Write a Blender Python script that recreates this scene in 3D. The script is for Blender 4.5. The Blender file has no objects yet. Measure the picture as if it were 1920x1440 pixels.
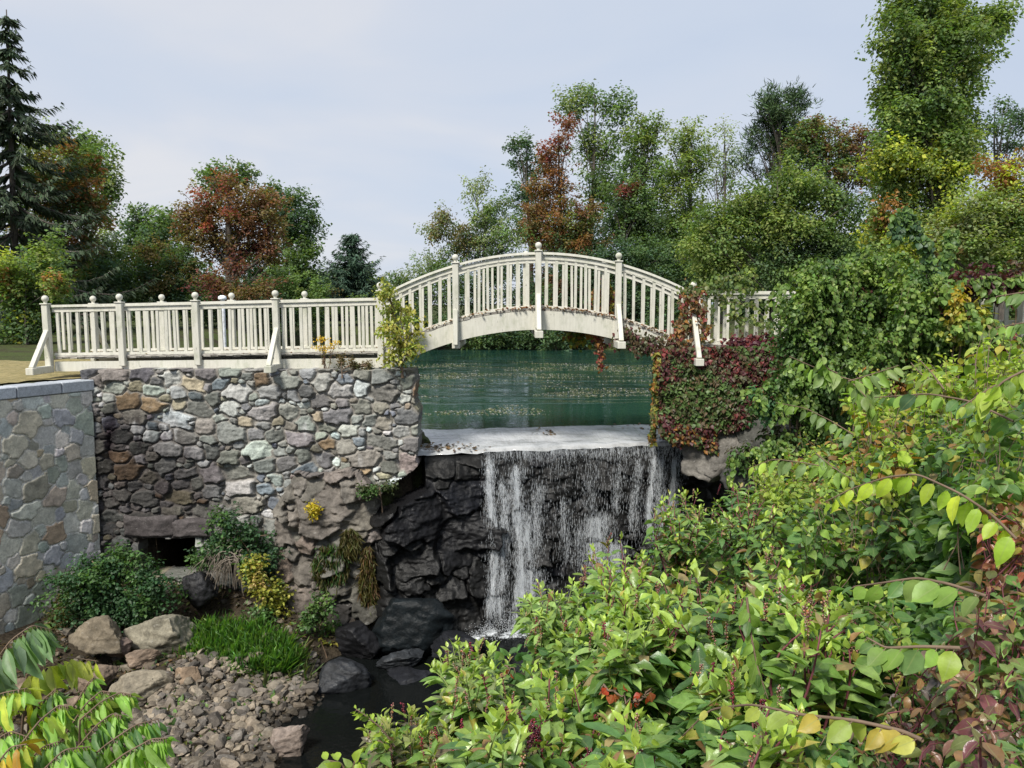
import bpy, bmesh, math, random
import numpy as np
from mathutils import Vector
R = math.radians
random.seed(7)
rng = np.random.default_rng(11)
scene = bpy.context.scene
COL = scene.collection

# ------------------------------------------------------------------ camera
F = 1440.0                       # focal length in pixels of the 1920 wide photograph
PITCH = R(5.95)
CZ = 6.2                         # eye height above the lower pool
cam_d = bpy.data.cameras.new('camera'); cam = bpy.data.objects.new('camera', cam_d); COL.objects.link(cam)
cam_d.sensor_width = 36; cam_d.lens = 27.0; cam_d.clip_start = 0.05; cam_d.clip_end = 2000
cam.location = (0, 0, CZ); cam.rotation_euler = (R(90) - PITCH, 0, 0)
scene.camera = cam

def ray(px, py):
    a = (px - 960) / F; b = (720 - py) / F
    return np.array([a, math.cos(PITCH) + b * math.sin(PITCH), -math.sin(PITCH) + b * math.cos(PITCH)])
def at(px, py, Y):               # the point at distance Y along the view axis seen at a pixel of the photograph
    r = ray(px, py); return np.array([0, 0, CZ]) + r * (Y / r[1])
def atz(px, py, z):
    r = ray(px, py); return np.array([0, 0, CZ]) + r * ((z - CZ) / r[2])
def unit(v):
    v = np.asarray(v, float); return v / np.maximum(np.linalg.norm(v, axis=-1, keepdims=True), 1e-9)

# ------------------------------------------------------------------ noise
def _hash(i, j, k, s):
    i, j, k = i.astype(np.uint32), j.astype(np.uint32), k.astype(np.uint32)
    with np.errstate(over='ignore'):
        n = (i * np.uint32(374761393) + j * np.uint32(668265263) + k * np.uint32(2147483647 - 1274126177 + 7) + np.uint32(s * 97531 + 13))
        n = (n ^ (n >> np.uint32(13))) * np.uint32(1274126177)
        n = n ^ (n >> np.uint32(16))
        n = n * np.uint32(2246822519); n = n ^ (n >> np.uint32(13))
    return (n & np.uint32(0xffffff)).astype(np.float64) / 0xffffff
def vnoise(p, s=0):
    p = np.asarray(p, float); f = np.floor(p); t = p - f; t = t * t * (3 - 2 * t)
    i, j, k = (f[..., n].astype(np.int64) for n in range(3))
    out = 0
    for a in (0, 1):
        for b in (0, 1):
            for c in (0, 1):
                w = (t[..., 0] if a else 1 - t[..., 0]) * (t[..., 1] if b else 1 - t[..., 1]) * (t[..., 2] if c else 1 - t[..., 2])
                out = out + w * _hash(i + a, j + b, k + c, s)
    return out * 2 - 1
def fbm(p, scale=1.0, oct=4, s=0, gain=.5):
    p = np.asarray(p, float) * scale; o = 0; a = 1; tot = 0
    for n in range(oct):
        o = o + a * vnoise(p, s + n); tot += a; a *= gain; p = p * 2.03 + 17.3
    return o / tot
def P3(x, y, z=0):
    x, y, z = np.broadcast_arrays(x, y, z); return np.stack([x, y, z], -1).astype(float)
def sstep(a, b, x):
    t = np.clip((x - a) / (b - a), 0, 1); return t * t * (3 - 2 * t)

# ------------------------------------------------------------------ objects
def tag(o, label=None, cat=None, group=None, kind=None):
    if label: o['label'] = label
    if cat: o['category'] = cat
    if group: o['group'] = group
    if kind: o['kind'] = kind
    return o
def thing(name, label, cat, loc=(0, 0, 0), group=None):
    o = bpy.data.objects.new(name, None); COL.objects.link(o); o.empty_display_size = .2
    o.location = [float(c) for c in loc]
    return tag(o, label, cat, group)
def mesh_obj(name, V, faces, mat, parent=None, col=None, smooth=False, vein=None):
    """V (N,3) world coordinates; faces: list of (M,k) int arrays; col (N,3) point colours"""
    V = np.asarray(V, np.float32)
    if parent is not None:
        V = V - np.array(parent_loc(parent), np.float32)
    if isinstance(faces, np.ndarray): faces = [faces]
    faces = [np.asarray(f, np.int32) for f in faces if len(f)]
    me = bpy.data.meshes.new(name)
    me.vertices.add(len(V)); me.vertices.foreach_set('co', V.ravel())
    li = np.concatenate([f.ravel() for f in faces]); tot = np.concatenate([np.full(len(f), f.shape[1], np.int32) for f in faces])
    me.loops.add(len(li)); me.loops.foreach_set('vertex_index', li)
    me.polygons.add(len(tot)); st = np.concatenate([[0], np.cumsum(tot)[:-1]]).astype(np.int32)
    me.polygons.foreach_set('loop_start', st); me.polygons.foreach_set('loop_total', tot)
    me.polygons.foreach_set('use_smooth', np.full(len(tot), bool(smooth)))
    if col is not None:
        c = np.ones((len(V), 4), np.float32); c[:, :3] = col
        if vein is not None: c[:, 3] = vein
        at_ = me.attributes.new('tint', 'FLOAT_COLOR', 'POINT'); at_.data.foreach_set('color', c.ravel())
    me.update(calc_edges=True); me.validate()
    me.materials.append(mat)
    o = bpy.data.objects.new(name, me); COL.objects.link(o)
    if parent is not None: o.parent = parent
    return o
def parent_loc(p):
    l = np.zeros(3)
    while p is not None:
        l += np.array(p.location); p = p.parent
    return l
class MB:
    """collects boxes, bars, tubes and balls; build() links them as ONE mesh"""
    def __init__(s): s.v = []; s.q = []; s.t = []; s.n = 0
    def add(s, V, q=None, t=None):
        s.v.append(np.asarray(V, float))
        if q is not None and len(q): s.q.append(np.asarray(q) + s.n)
        if t is not None and len(t): s.t.append(np.asarray(t) + s.n)
        s.n += len(V)
    def hexa(s, c8, bev=0.0):
        """8 corners: bottom ring 0-3, top ring 4-7; optional chamfer through shrinking each face"""
        c = np.asarray(c8, float)
        q = [(0, 3, 2, 1), (4, 5, 6, 7), (0, 1, 5, 4), (1, 2, 6, 5), (2, 3, 7, 6), (3, 0, 4, 7)]
        if bev <= 0: s.add(c, q); return
        ctr = c.mean(0); V = []; fi = {}
        for f, Q in enumerate(q):
            fc = c[list(Q)].mean(0)
            for k in Q:
                d = c[k]; e = fc - d; L = np.linalg.norm(e); fi[(f, k)] = len(V)
                a = [c[j] for j in (Q[(Q.index(k) + 1) % 4], Q[(Q.index(k) - 1) % 4])]
                p = d + sum(unit(x - d) * min(bev, .4 * np.linalg.norm(x - d)) for x in a)
                V.append(p)
        Q2 = [[fi[(f, k)] for k in Q] for f, Q in enumerate(q)]
        for f, Q in enumerate(q):                    # edge strips
            for i in range(4):
                a, b = Q[i], Q[(i + 1) % 4]
                for g, H in enumerate(q):
                    if g > f and a in H and b in H: Q2.append([fi[(f, b)], fi[(f, a)], fi[(g, a)], fi[(g, b)]])
        T = []
        for k in range(8):
            fs = [f for f, Q in enumerate(q) if k in Q]; T.append([fi[(f, k)] for f in fs])
        s.add(V, Q2, T)
    def box(s, a, b, bev=0.0):
        x0, y0, z0 = np.minimum(a, b); x1, y1, z1 = np.maximum(a, b)
        s.hexa([(x0, y0, z0), (x1, y0, z0), (x1, y1, z0), (x0, y1, z0), (x0, y0, z1), (x1, y0, z1), (x1, y1, z1), (x0, y1, z1)], bev)
    def bar(s, p, q, w, h, up=(0, 0, 1), bev=0.0):
        p = np.asarray(p, float); q = np.asarray(q, float); d = unit(q - p); x = unit(np.cross(d, up)); u = np.cross(x, d)
        c = []
        for e in (p, q):
            c.append([e - x * w / 2 - u * h / 2, e + x * w / 2 - u * h / 2, e + x * w / 2 + u * h / 2, e - x * w / 2 + u * h / 2])
        s.hexa(c[0] + c[1], bev)
    def tube(s, pts, rad, n=6, cap=True):
        pts = np.asarray(pts, float); rad = np.broadcast_to(rad, (len(pts),)); m = len(pts)
        d = unit(np.gradient(pts, axis=0)); ref = np.array([.31, .17, .93]) if abs(d[0][2]) < .9 else np.array([1., .1, 0])
        x = unit(np.cross(d, ref)); y = np.cross(d, x); a = np.arange(n) * 2 * math.pi / n
        V = pts[:, None] + rad[:, None, None] * (np.cos(a)[None, :, None] * x[:, None] + np.sin(a)[None, :, None] * y[:, None])
        i = np.arange(m - 1)[:, None] * n; k = np.arange(n)[None]; k2 = (k + 1) % n
        q = np.stack([i + k, i + k2, i + n + k2, i + n + k], -1).reshape(-1, 4)
        V = V.reshape(-1, 3); t = None
        if cap:
            V = np.vstack([V, pts[-1] + d[-1] * rad[-1] * .5]); kk = np.arange(n); t = np.stack([(m - 1) * n + kk, (m - 1) * n + (kk + 1) % n, np.full(n, m * n)], -1)
        s.add(V, q, t)
    def lathe(s, prof, c, n=20):
        """profile [(r, z)] turned about the vertical through c"""
        a = np.arange(n) * 2 * math.pi / n; V = []
        for r, z in prof: V.append(np.stack([c[0] + r * np.cos(a), c[1] + r * np.sin(a), np.full(n, c[2] + z)], -1))
        i = np.arange(len(prof) - 1)[:, None] * n; k = np.arange(n)[None]; k2 = (k + 1) % n
        s.add(np.vstack(V), np.stack([i + k, i + k2, i + n + k2, i + n + k], -1).reshape(-1, 4))
    def build(s, name, mat, parent=None, smooth=False, col=None):
        f = []
        if s.q: f.append(np.vstack(s.q))
        if s.t: f.append(np.vstack(s.t))
        return mesh_obj(name, np.vstack(s.v), f, mat, parent, smooth=smooth, col=col)

# ------------------------------------------------------------------ materials
class NT:
    def __init__(s, name):
        s.m = bpy.data.materials.new(name); s.m.use_nodes = True; s.t = s.m.node_tree; s.t.nodes.clear()
        s.out = s.n('ShaderNodeOutputMaterial')
    def n(s, k, ins=None, **kw):
        nd = s.t.nodes.new(k)
        for a, b in kw.items(): setattr(nd, a, b)
        for a, b in (ins or {}).items():
            if isinstance(b, bpy.types.NodeSocket): s.t.links.new(b, nd.inputs[a])
            else: nd.inputs[a].default_value = b
        return nd
    def l(s, a, b): s.t.links.new(a, b)
    def noise(s, scale, detail=4, rough=.55, vec=None, dist=0):
        i = {'Scale': scale, 'Detail': detail, 'Roughness': rough, 'Distortion': dist}
        if vec is not None: i['Vector'] = vec
        return s.n('ShaderNodeTexNoise', i).outputs['Fac']
    def ramp(s, fac, stops):
        r = s.n('ShaderNodeValToRGB', {'Fac': fac}); e = r.color_ramp.elements
        while len(e) < len(stops): e.new(.5)
        for k, (p, c) in enumerate(stops):
            e[k].position = p; e[k].color = (*c, 1) if len(c) == 3 else c
        return r.outputs['Color']
    def mix(s, fac, a, b, blend='MIX'):
        m = s.n('ShaderNodeMix', data_type='RGBA', blend_type=blend)
        for k, v in ((0, fac), (6, a), (7, b)):
            if isinstance(v, bpy.types.NodeSocket): s.l(v, m.inputs[k])
            else: m.inputs[k].default_value = v if k == 0 else (*v, 1)
        return m.outputs[2]
    def math(s, op, a, b=0.0, clamp=False):
        m = s.n('ShaderNodeMath', operation=op, use_clamp=clamp)
        for k, v in ((0, a), (1, b)):
            if isinstance(v, bpy.types.NodeSocket): s.l(v, m.inputs[k])
            else: m.inputs[k].default_value = v
        return m.outputs[0]
    def bump(s, h, strength=.5, dist=.02):
        return s.n('ShaderNodeBump', {'Height': h, 'Strength': strength, 'Distance': dist}).outputs['Normal']
    def obj(s): return s.n('ShaderNodeTexCoord').outputs['Object']
    def geo(s): return s.n('ShaderNodeNewGeometry').outputs['Position']
    def scale(s, v, sc): return s.n('ShaderNodeMapping', {'Vector': v, 'Scale': sc}).outputs['Vector']
    def bsdf(s, **kw):
        b = s.n('ShaderNodeBsdfPrincipled'); 
        for k, v in kw.items():
            k = k.replace('_', ' ')
            if isinstance(v, bpy.types.NodeSocket): s.l(v, b.inputs[k])
            elif k == 'Base Color': b.inputs[k].default_value = (*v, 1)
            else: b.inputs[k].default_value = v
        return b.outputs[0]
    def done(s, sh): s.l(sh, s.out.inputs['Surface']); return s.m

def m_paint(name='white_paint', base=(.62, .605, .53)):
    t = NT(name); p = t.geo()
    streak = t.noise(9, 5, .6, t.scale(p, (3, 3, .35))); blot = t.noise(3.2, 6, .65, p); chip = t.noise(26, 4, .7, t.scale(p, (1, 1, .45)))
    c = t.ramp(streak, [(.3, tuple(.86 * b for b in base)), (.62, base)])
    c = t.mix(t.math('MULTIPLY', t.ramp(blot, [(.5, (0, 0, 0)), (.78, (1, 1, 1))]), .35), c, (.50, .48, .40))
    f = t.ramp(chip, [(.645, (0, 0, 0)), (.69, (1, 1, 1))])
    c = t.mix(t.math('MULTIPLY', t.ramp(t.noise(5, 5, .7, t.scale(p, (1, 1, .5))), [(.50, (0, 0, 0)), (.70, (1, 1, 1))]), .62), c, (.33, .35, .25))
    c = t.mix(t.math('MULTIPLY', f, t.ramp(blot, [(.42, (0, 0, 0)), (.6, (1, 1, 1))])), c, (.16, .15, .13))
    return t.done(t.bsdf(Base_Color=c, Roughness=.6, Specular_IOR_Level=.3, Normal=t.bump(t.noise(60, 3, .6, t.scale(p, (1, 1, .2))), .25, .004)))
def m_weathered():
    t = NT('weathered_wood'); p = t.geo()
    g = t.noise(22, 6, .7, t.scale(p, (.3, 1, 4)))
    c = t.ramp(g, [(.33, (.05, .045, .04)), (.47, (.25, .23, .20)), (.6, (.55, .53, .47))])
    return t.done(t.bsdf(Base_Color=c, Roughness=.8, Normal=t.bump(g, .6, .01)))
def m_stone(name, rough=.85, amt=.45, sc=9, bump=.6, spec=.25, wet=False, vein=True):
    t = NT(name); p = t.geo(); a = t.n('ShaderNodeAttribute', attribute_name='tint').outputs['Color']
    n1 = t.noise(sc, 8, .65, p, .4); n2 = t.noise(sc * 5, 5, .7, p); n3 = t.noise(sc * .35, 4, .6, p)
    c = t.mix(1.0, a, t.ramp(n1, [(.28, (1 - amt,) * 3), (.5, (1, 1, 1)), (.72, (1 + amt * .9,) * 3)]), 'MULTIPLY')
    c = t.mix(1.0, c, t.ramp(n2, [(.3, (.72, .72, .72)), (.7, (1.25, 1.25, 1.25))]), 'MULTIPLY')
    if vein:
        c = t.mix(t.math('MULTIPLY', t.ramp(t.noise(sc * 1.6, 6, .7, t.scale(p, (1, 1, 2.4)), 1.2), [(.60, (0, 0, 0)), (.68, (1, 1, 1))]), .35), c, (.46, .45, .42))
    h = t.math('ADD', t.math('MULTIPLY', n1, 1.0), t.math('MULTIPLY', n2, .35))
    r = t.ramp(n1, [(.3, (rough,) * 3), (.7, (rough * (.45 if wet else 1.0),) * 3)])
    return t.done(t.bsdf(Base_Color=c, Roughness=r, Specular_IOR_Level=spec, Normal=t.bump(h, bump, .03)))
def m_leaf(name='leaf', trans=.35, gloss=.45, spec=.35, var=.25, nsc=14, blot=.35):
    t = NT(name); p = t.geo(); a = t.n('ShaderNodeAttribute', attribute_name='tint')
    n = t.noise(nsc, 4, .6, p)
    c = t.mix(1.0, a.outputs['Color'], t.ramp(n, [(.3, (1 - var,) * 3), (.7, (1 + var,) * 3)]), 'MULTIPLY')
    sp_ = t.ramp(t.noise(nsc * 2.3, 3, .6, p), [(.66, (0, 0, 0)), (.74, (1, 1, 1))]); c = t.mix(t.math('MULTIPLY', sp_, blot), c, (.17, .11, .04))
    al = a.outputs['Alpha']                                       # 0 on the midrib, 1 at the margin
    rib = t.ramp(al, [(.02, (1, 1, 1)), (.10, (0, 0, 0))])
    c = t.mix(t.math('MULTIPLY', rib, .35), c, (.30, .36, .14))
    d = t.bsdf(Base_Color=c, Roughness=gloss, Specular_IOR_Level=spec, Normal=t.bump(n, .35, .01))
    tr = t.n('ShaderNodeBsdfTranslucent', {'Color': t.mix(1.0, c, (1.5, 1.6, .55), 'MULTIPLY')}).outputs[0]
    return t.done(t.n('ShaderNodeMixShader', {0: trans, 1: d, 2: tr}).outputs[0])
def m_bark(name='bark', c0=(.035, .03, .026), c1=(.13, .11, .09)):
    t = NT(name); p = t.geo(); n = t.noise(7, 7, .7, t.scale(p, (2.2, 2.2, .4)))
    return t.done(t.bsdf(Base_Color=t.ramp(n, [(.35, c0), (.65, c1)]), Roughness=.9, Normal=t.bump(n, .8, .04)))
def m_plain(name, c, rough=.7, spec=.3, var=.25, sc=12):
    t = NT(name); n = t.noise(sc, 5, .6, t.geo())
    return t.done(t.bsdf(Base_Color=t.ramp(n, [(.3, tuple(x * (1 - var) for x in c)), (.7, tuple(x * (1 + var) for x in c))]), Roughness=rough, Specular_IOR_Level=spec, Normal=t.bump(n, .4, .01)))
def m_ground():
    t = NT('earth'); p = t.geo(); n = t.noise(1.3, 8, .65, p); n2 = t.noise(18, 6, .7, p)
    soil = t.ramp(n2, [(.3, (.018, .014, .01)), (.7, (.085, .068, .048))])
    gr = t.ramp(n2, [(.3, (.03, .05, .015)), (.7, (.10, .12, .04))])
    z = t.n('ShaderNodeSeparateXYZ', {0: p}).outputs['Z']
    f = t.math('MULTIPLY', t.ramp(n, [(.38, (0, 0, 0)), (.55, (1, 1, 1))]), t.math('GREATER_THAN', z, 1.6))
    c = t.mix(f, soil, gr)
    return t.done(t.bsdf(Base_Color=c, Roughness=.95, Specular_IOR_Level=.1, Normal=t.bump(n2, .8, .05)))
def m_lawn():
    t = NT('dry_lawn'); p = t.geo(); n = t.noise(9, 7, .7, p)
    return t.done(t.bsdf(Base_Color=t.ramp(n, [(.3, (.10, .10, .03)), (.5, (.27, .22, .09)), (.7, (.38, .31, .15))]), Roughness=.95, Normal=t.bump(t.noise(60, 5, .7, p), .8, .03)))
def m_pond():
    t = NT('pond_water'); p = t.geo(); xyz = t.n('ShaderNodeSeparateXYZ', {0: p})
    y = xyz.outputs['Y']
    zone = t.math('MULTIPLY', t.ramp(t.n('ShaderNodeMapRange', {0: y, 1: 15.0, 2: 45.0}).outputs[0], [(.17, (.0,) * 3), (.30, (1,) * 3), (.72, (.9,) * 3), (.9, (.12,) * 3)]),
                  t.ramp(t.noise(.55, 4, .6, t.scale(p, (.30, 1.0, 1))), [(.40, (.0,) * 3), (.54, (1,) * 3)]))
    w1 = t.noise(2.6, 3, .5, t.scale(p, (.55, 1.15, 1)), .3); w2 = t.noise(7.0, 2, .5, t.scale(p, (.6, 1.1, 1)))
    h = t.math('ADD', w1, t.math('MULTIPLY', w2, .35))
    sk = t.ramp(t.noise(1.5, 3, .55, t.scale(p, (.28, 1.0, 1)), .4), [(.50, (0,) * 3), (.60, (1,) * 3)])
    ruf = t.math('MULTIPLY', zone, sk)                            # ruffled streaks among the calm water
    amp = t.math('ADD', t.math('MULTIPLY', ruf, .16), .007)
    hh = t.math('MULTIPLY', h, amp)
    return t.done(t.bsdf(Base_Color=t.mix(t.math('MULTIPLY', zone, .6), (.013, .048, .035), (.008, .022, .020)), Roughness=t.math('ADD', t.math('MULTIPLY', ruf, .16), .05), IOR=1.33, Specular_IOR_Level=.5, Normal=t.bump(hh, 1.0, 1.0)))
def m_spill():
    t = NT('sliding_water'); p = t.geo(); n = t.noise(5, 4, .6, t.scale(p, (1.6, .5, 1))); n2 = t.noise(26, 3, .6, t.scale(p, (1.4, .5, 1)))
    c = t.ramp(t.noise(2.2, 5, .65, t.scale(p, (.6, 1.6, 1)), .6), [(.35, (.24, .25, .25)), (.52, (.44, .45, .46)), (.7, (.50, .51, .515))])  # pale mottled base colour paints in the sky's reflection and sheen
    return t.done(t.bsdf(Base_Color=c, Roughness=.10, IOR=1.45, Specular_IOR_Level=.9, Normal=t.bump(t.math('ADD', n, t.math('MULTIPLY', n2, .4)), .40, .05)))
def m_pool():
    t = NT('pool_water'); p = t.geo(); n = t.noise(3.5, 4, .6, p)
    return t.done(t.bsdf(Base_Color=(.005, .006, .006), Roughness=.05, IOR=1.33, Normal=t.bump(n, .25, .05)))
def m_drop():
    t = NT('white_drops'); return t.done(t.n('ShaderNodeMixShader', {0: .55, 1: t.n('ShaderNodeBsdfTransparent').outputs[0], 2: t.bsdf(Base_Color=(.74, .78, .82), Roughness=.4)}).outputs[0])
def m_foam():
    t = NT('broken_foam'); p = t.geo(); n = t.noise(9, 5, .7, p, .5); n2 = t.noise(45, 4, .7, p)
    f = t.ramp(t.math('ADD', n, t.math('MULTIPLY', n2, .6)), [(.72, (0,) * 3), (.92, (.9,) * 3)])
    return t.done(t.n('ShaderNodeMixShader', {0: f, 1: t.n('ShaderNodeBsdfTransparent').outputs[0], 2: t.bsdf(Base_Color=(.76, .80, .84), Roughness=.5)}).outputs[0])
def m_fall():
    """falling water: streaks and grains of white water, clear between them"""
    t = NT('falling_water'); p = t.geo(); a = t.n('ShaderNodeAttribute', attribute_name='tint').outputs['Color']
    dens = t.n('ShaderNodeSeparateColor', {0: a}).outputs[0]
    st = t.noise(17, 4, .6, t.scale(p, (1.0, .35, .085)), .30); gr = t.noise(110, 3, .75, t.scale(p, (1, 1, .055)))
    s2 = t.noise(4.0, 4, .65, t.scale(p, (1, .5, .55)))
    v = t.math('ADD', t.math('ADD', t.math('MULTIPLY', st, .8), t.math('MULTIPLY', gr, .75)), t.math('MULTIPLY', s2, .35))
    v = t.math('ADD', v, t.math('MULTIPLY', dens, .45))
    f = t.ramp(t.math('SUBTRACT', v, .68), [(.49, (0,) * 3), (.63, (.28,) * 3), (.88, (.80,) * 3)])
    w = t.bsdf(Base_Color=(.80, .84, .88), Roughness=.35, Specular_IOR_Level=.5)
    g = t.n('ShaderNodeBsdfTransparent').outputs[0]
    return t.done(t.n('ShaderNodeMixShader', {0: f, 1: g, 2: w}).outputs[0])

M = dict(paint=m_paint(), wood=m_weathered(), stone=m_stone('field_stone'), veneer=m_stone('veneer_stone', amt=.3, sc=6, bump=.35, vein=False),
         rock=m_stone('rock', amt=.55, sc=5, bump=.9), wet=m_stone('wet_rock', .62, .6, 4.5, .9, .22, True, False),
         leaf=m_leaf(), leaf_far=m_leaf('far_leaf', .42, .6, .2, .3, 2.0), leaf_wax=m_leaf('waxy_leaf', .28, .34, .5, .22, 30),
         needle=m_leaf('needle', .10, .6, .15, .3, 2.0), bark=m_bark(), stem=m_plain('green_stem', (.16, .20, .06)), twig=m_plain('brown_twig', (.16, .11, .075)), red_stem=m_plain('crimson_stem', (.15, .045, .055)),
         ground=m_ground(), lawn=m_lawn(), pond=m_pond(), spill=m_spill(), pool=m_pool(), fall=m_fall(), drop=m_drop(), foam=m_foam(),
         berry=m_leaf('berry', .05, .25, .6, .2, 40), coping=m_stone('coping_stone', amt=.18, sc=8, bump=.3, vein=False), signpaint=m_plain('white_lamp_paint', (.8, .82, .86), .4))

# ------------------------------------------------------------------ leaf batches
def leaf_template(kind):
    if kind == 'far':                       # a folded rhombus
        V = [(0, 0, 0), (-.5, .45, .10), (.5, .45, .10), (0, 1, -.12)]; T = [(0, 3, 1), (0, 2, 3)]; v = [0, 1, 1, 0]
        return [(np.array(V, float), np.array(T), np.array(v, float))]
    if kind == 'needle':
        V = [(-.5, .0, 0), (.5, .0, 0), (.35, .6, -.05), (-.35, .6, -.05), (0, 1, -.16)]
        return [(np.array(V, float), np.array([(0, 1, 2), (0, 2, 3), (3, 2, 4)]), np.ones(5))]
    prof = {'ovate': [(0, .06), (.12, .34), (.32, .5), (.55, .47), (.78, .27), (.92, .08), (1, 0)],
            'lance': [(0, .04), (.15, .27), (.38, .5), (.6, .43), (.82, .2), (1, 0)],
            'ivy': [(0, .05), (.1, .45), (.35, .52), (.5, .36), (.72, .2), (1, 0)]}[kind]
    outs = []
    for fold, droop, wav in ((.16, .12, .02), (.26, .30, .05), (.08, .45, .03), (.34, .18, .07), (.2, -.12, .04), (.05, .22, .08)):
        V, vv, Q, Tt = [], [], [], []
        n = len(prof)
        for k, (y, w) in enumerate(prof):
            z = -droop * y * y
            for sgn in (-1, 0, 1):
                V.append((sgn * w, y - (droop ** 2) * .3 * y * y, z + abs(sgn) * w * fold * 1.2 + sgn * wav * math.sin(k * 2.1) * .6 * (w > .05)))
                vv.append(abs(sgn))
        for k in range(n - 1):
            a = k * 3
            for o in (0, 1): Tt += [(a + o, a + o + 1, a + 3 + o + 1), (a + o, a + 3 + o + 1, a + 3 + o)]
        outs.append((np.array(V, float), np.array(Tt), np.array(vv, float)))
    return outs
TPL = {k: leaf_template(k) for k in ('far', 'needle', 'ovate', 'lance', 'ivy')}
class Leaves:
    def __init__(s): s.P, s.A, s.N, s.L, s.W, s.C = [], [], [], [], [], []
    def add(s, P, A, N, L, W, C):
        P = np.atleast_2d(P); n = len(P)
        s.P.append(P); s.A.append(np.broadcast_to(A, (n, 3))); s.N.append(np.broadcast_to(N, (n, 3)))
        s.L.append(np.broadcast_to(L, (n,))); s.W.append(np.broadcast_to(W, (n,))); s.C.append(np.broadcast_to(C, (n, 3)))
    def count(s): return sum(len(p) for p in s.P)
    def build(s, name, kind, mat, parent=None, smooth=True):
        P, A, N, C = (np.concatenate(x) for x in (s.P, s.A, s.N, s.C)); L, W = np.concatenate(s.L), np.concatenate(s.W)
        A = unit(A); N = N - (N * A).sum(1, keepdims=True) * A; N = unit(N); X = np.cross(A, N)
        tp = TPL[kind]; pick = rng.integers(0, len(tp), len(P)); VV, TT, CC, AA = [], [], [], []; off = 0
        for k, (V, T, v) in enumerate(tp):
            i = np.nonzero(pick == k)[0]
            if not len(i): continue
            w = P[i][:, None] + (X[i] * W[i, None])[:, None] * V[None, :, 0, None] + (A[i] * L[i, None])[:, None] * V[None, :, 1, None] + (N[i] * L[i, None])[:, None] * V[None, :, 2, None]
            m = len(V); VV.append(w.reshape(-1, 3)); TT.append((T[None] + (np.arange(len(i)) * m)[:, None, None] + off).reshape(-1, 3)); off += m * len(i)
            CC.append(np.repeat(C[i], m, 0)); AA.append(np.tile(v, len(i)))
        return mesh_obj(name, np.concatenate(VV), [np.concatenate(TT)], mat, parent, col=np.concatenate(CC), vein=np.concatenate(AA), smooth=smooth)
def rdir(n): return unit(rng.normal(size=(n, 3)))
def jit(c, n, b=.25, h=.12):
    """n colours round c: brightness and hue jitter"""
    c = np.asarray(c, float); return np.clip(c * (1 + rng.uniform(-b, b, (n, 1))) * (1 + rng.uniform(-h, h, (n, 3))), .002, .95)
# ------------------------------------------------------------------ light and sky
SUN = unit(np.array([-.30, -.56, .77]))
sun_d = bpy.data.lights.new('sun', 'SUN'); sun_d.energy = 4.6; sun_d.angle = R(12); sun_d.color = (1.0, .95, .86)
sun = bpy.data.objects.new('sun', sun_d); COL.objects.link(sun); sun.location = (-20, -10, 40)
sun.rotation_euler = Vector((-SUN).tolist()).to_track_quat('-Z', 'Y').to_euler()
w = bpy.data.worlds.new('World'); scene.world = w; w.use_nodes = True; nt = w.node_tree; nt.nodes.clear()
def wn(k, ins=None, **kw):
    nd = nt.nodes.new(k)
    for a, b in kw.items(): setattr(nd, a, b)
    for a, b in (ins or {}).items():
        if isinstance(b, bpy.types.NodeSocket): nt.links.new(b, nd.inputs[a])
        else: nd.inputs[a].default_value = b
    return nd
sky = wn('ShaderNodeTexSky', sky_type='NISHITA', sun_disc=False); sky.sun_elevation = math.asin(SUN[2]); sky.sun_rotation = math.atan2(SUN[0], SUN[1])
g = wn('ShaderNodeTexCoord').outputs['Generated']; sp = wn('ShaderNodeSeparateXYZ', {0: g})
zz = wn('ShaderNodeMath', {0: sp.outputs['Z'], 1: .22}, operation='ADD').outputs[0]; zz = wn('ShaderNodeMath', {0: zz, 1: .08}, operation='MAXIMUM').outputs[0]
dv = wn('ShaderNodeVectorMath', {0: g, 1: wn('ShaderNodeCombineXYZ', {0: zz, 1: zz, 2: zz}).outputs[0]}, operation='DIVIDE').outputs[0]
mp = wn('ShaderNodeMapping', {'Vector': dv, 'Scale': (.9, 1.15, 1), 'Location': (3.1, 1.7, 0)}).outputs[0]
n1 = wn('ShaderNodeTexNoise', {'Vector': mp, 'Scale': 1.1, 'Detail': 5, 'Roughness': .45, 'Distortion': .5}).outputs['Fac']
lob = wn('ShaderNodeVectorMath', {0: g, 1: tuple(unit(ray(330, 130)))}, operation='DOT_PRODUCT').outputs['Value']
lob = wn('ShaderNodeMapRange', {0: lob, 1: .82, 2: 1.0, 3: 0.0, 4: .17}).outputs[0]
cf = wn('ShaderNodeMath', {0: n1, 1: lob}, operation='ADD').outputs[0]
cr = wn('ShaderNodeValToRGB', {'Fac': cf}); e = cr.color_ramp.elements
e[0].position, e[0].color = .34, (5.5, 6.3, 7.7, 1); e[1].position, e[1].color = .50, (5.95, 6.65, 7.85, 1)
k = e.new(.66); k.color = (6.5, 6.95, 7.85, 1); k = e.new(.82); k.color = (7.4, 7.5, 7.9, 1)
mx = wn('ShaderNodeMix', {0: .92}, data_type='RGBA'); nt.links.new(sky.outputs[0], mx.inputs[6]); nt.links.new(cr.outputs[0], mx.inputs[7])
bg = wn('ShaderNodeBackground', {'Color': mx.outputs[2], 'Strength': .094}); nt.links.new(bg.outputs[0], wn('ShaderNodeOutputWorld').inputs[0])
scene.view_settings.view_transform = 'Standard'; scene.view_settings.look = 'None'; scene.view_settings.exposure = 0.18; scene.view_settings.gamma = 1.0
scene.cycles.max_bounces = 6; scene.cycles.transparent_max_bounces = 12; scene.cycles.transmission_bounces = 3; scene.cycles.diffuse_bounces = 3; scene.cycles.glossy_bounces = 3
scene.cycles.sample_clamp_indirect = 6

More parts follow.
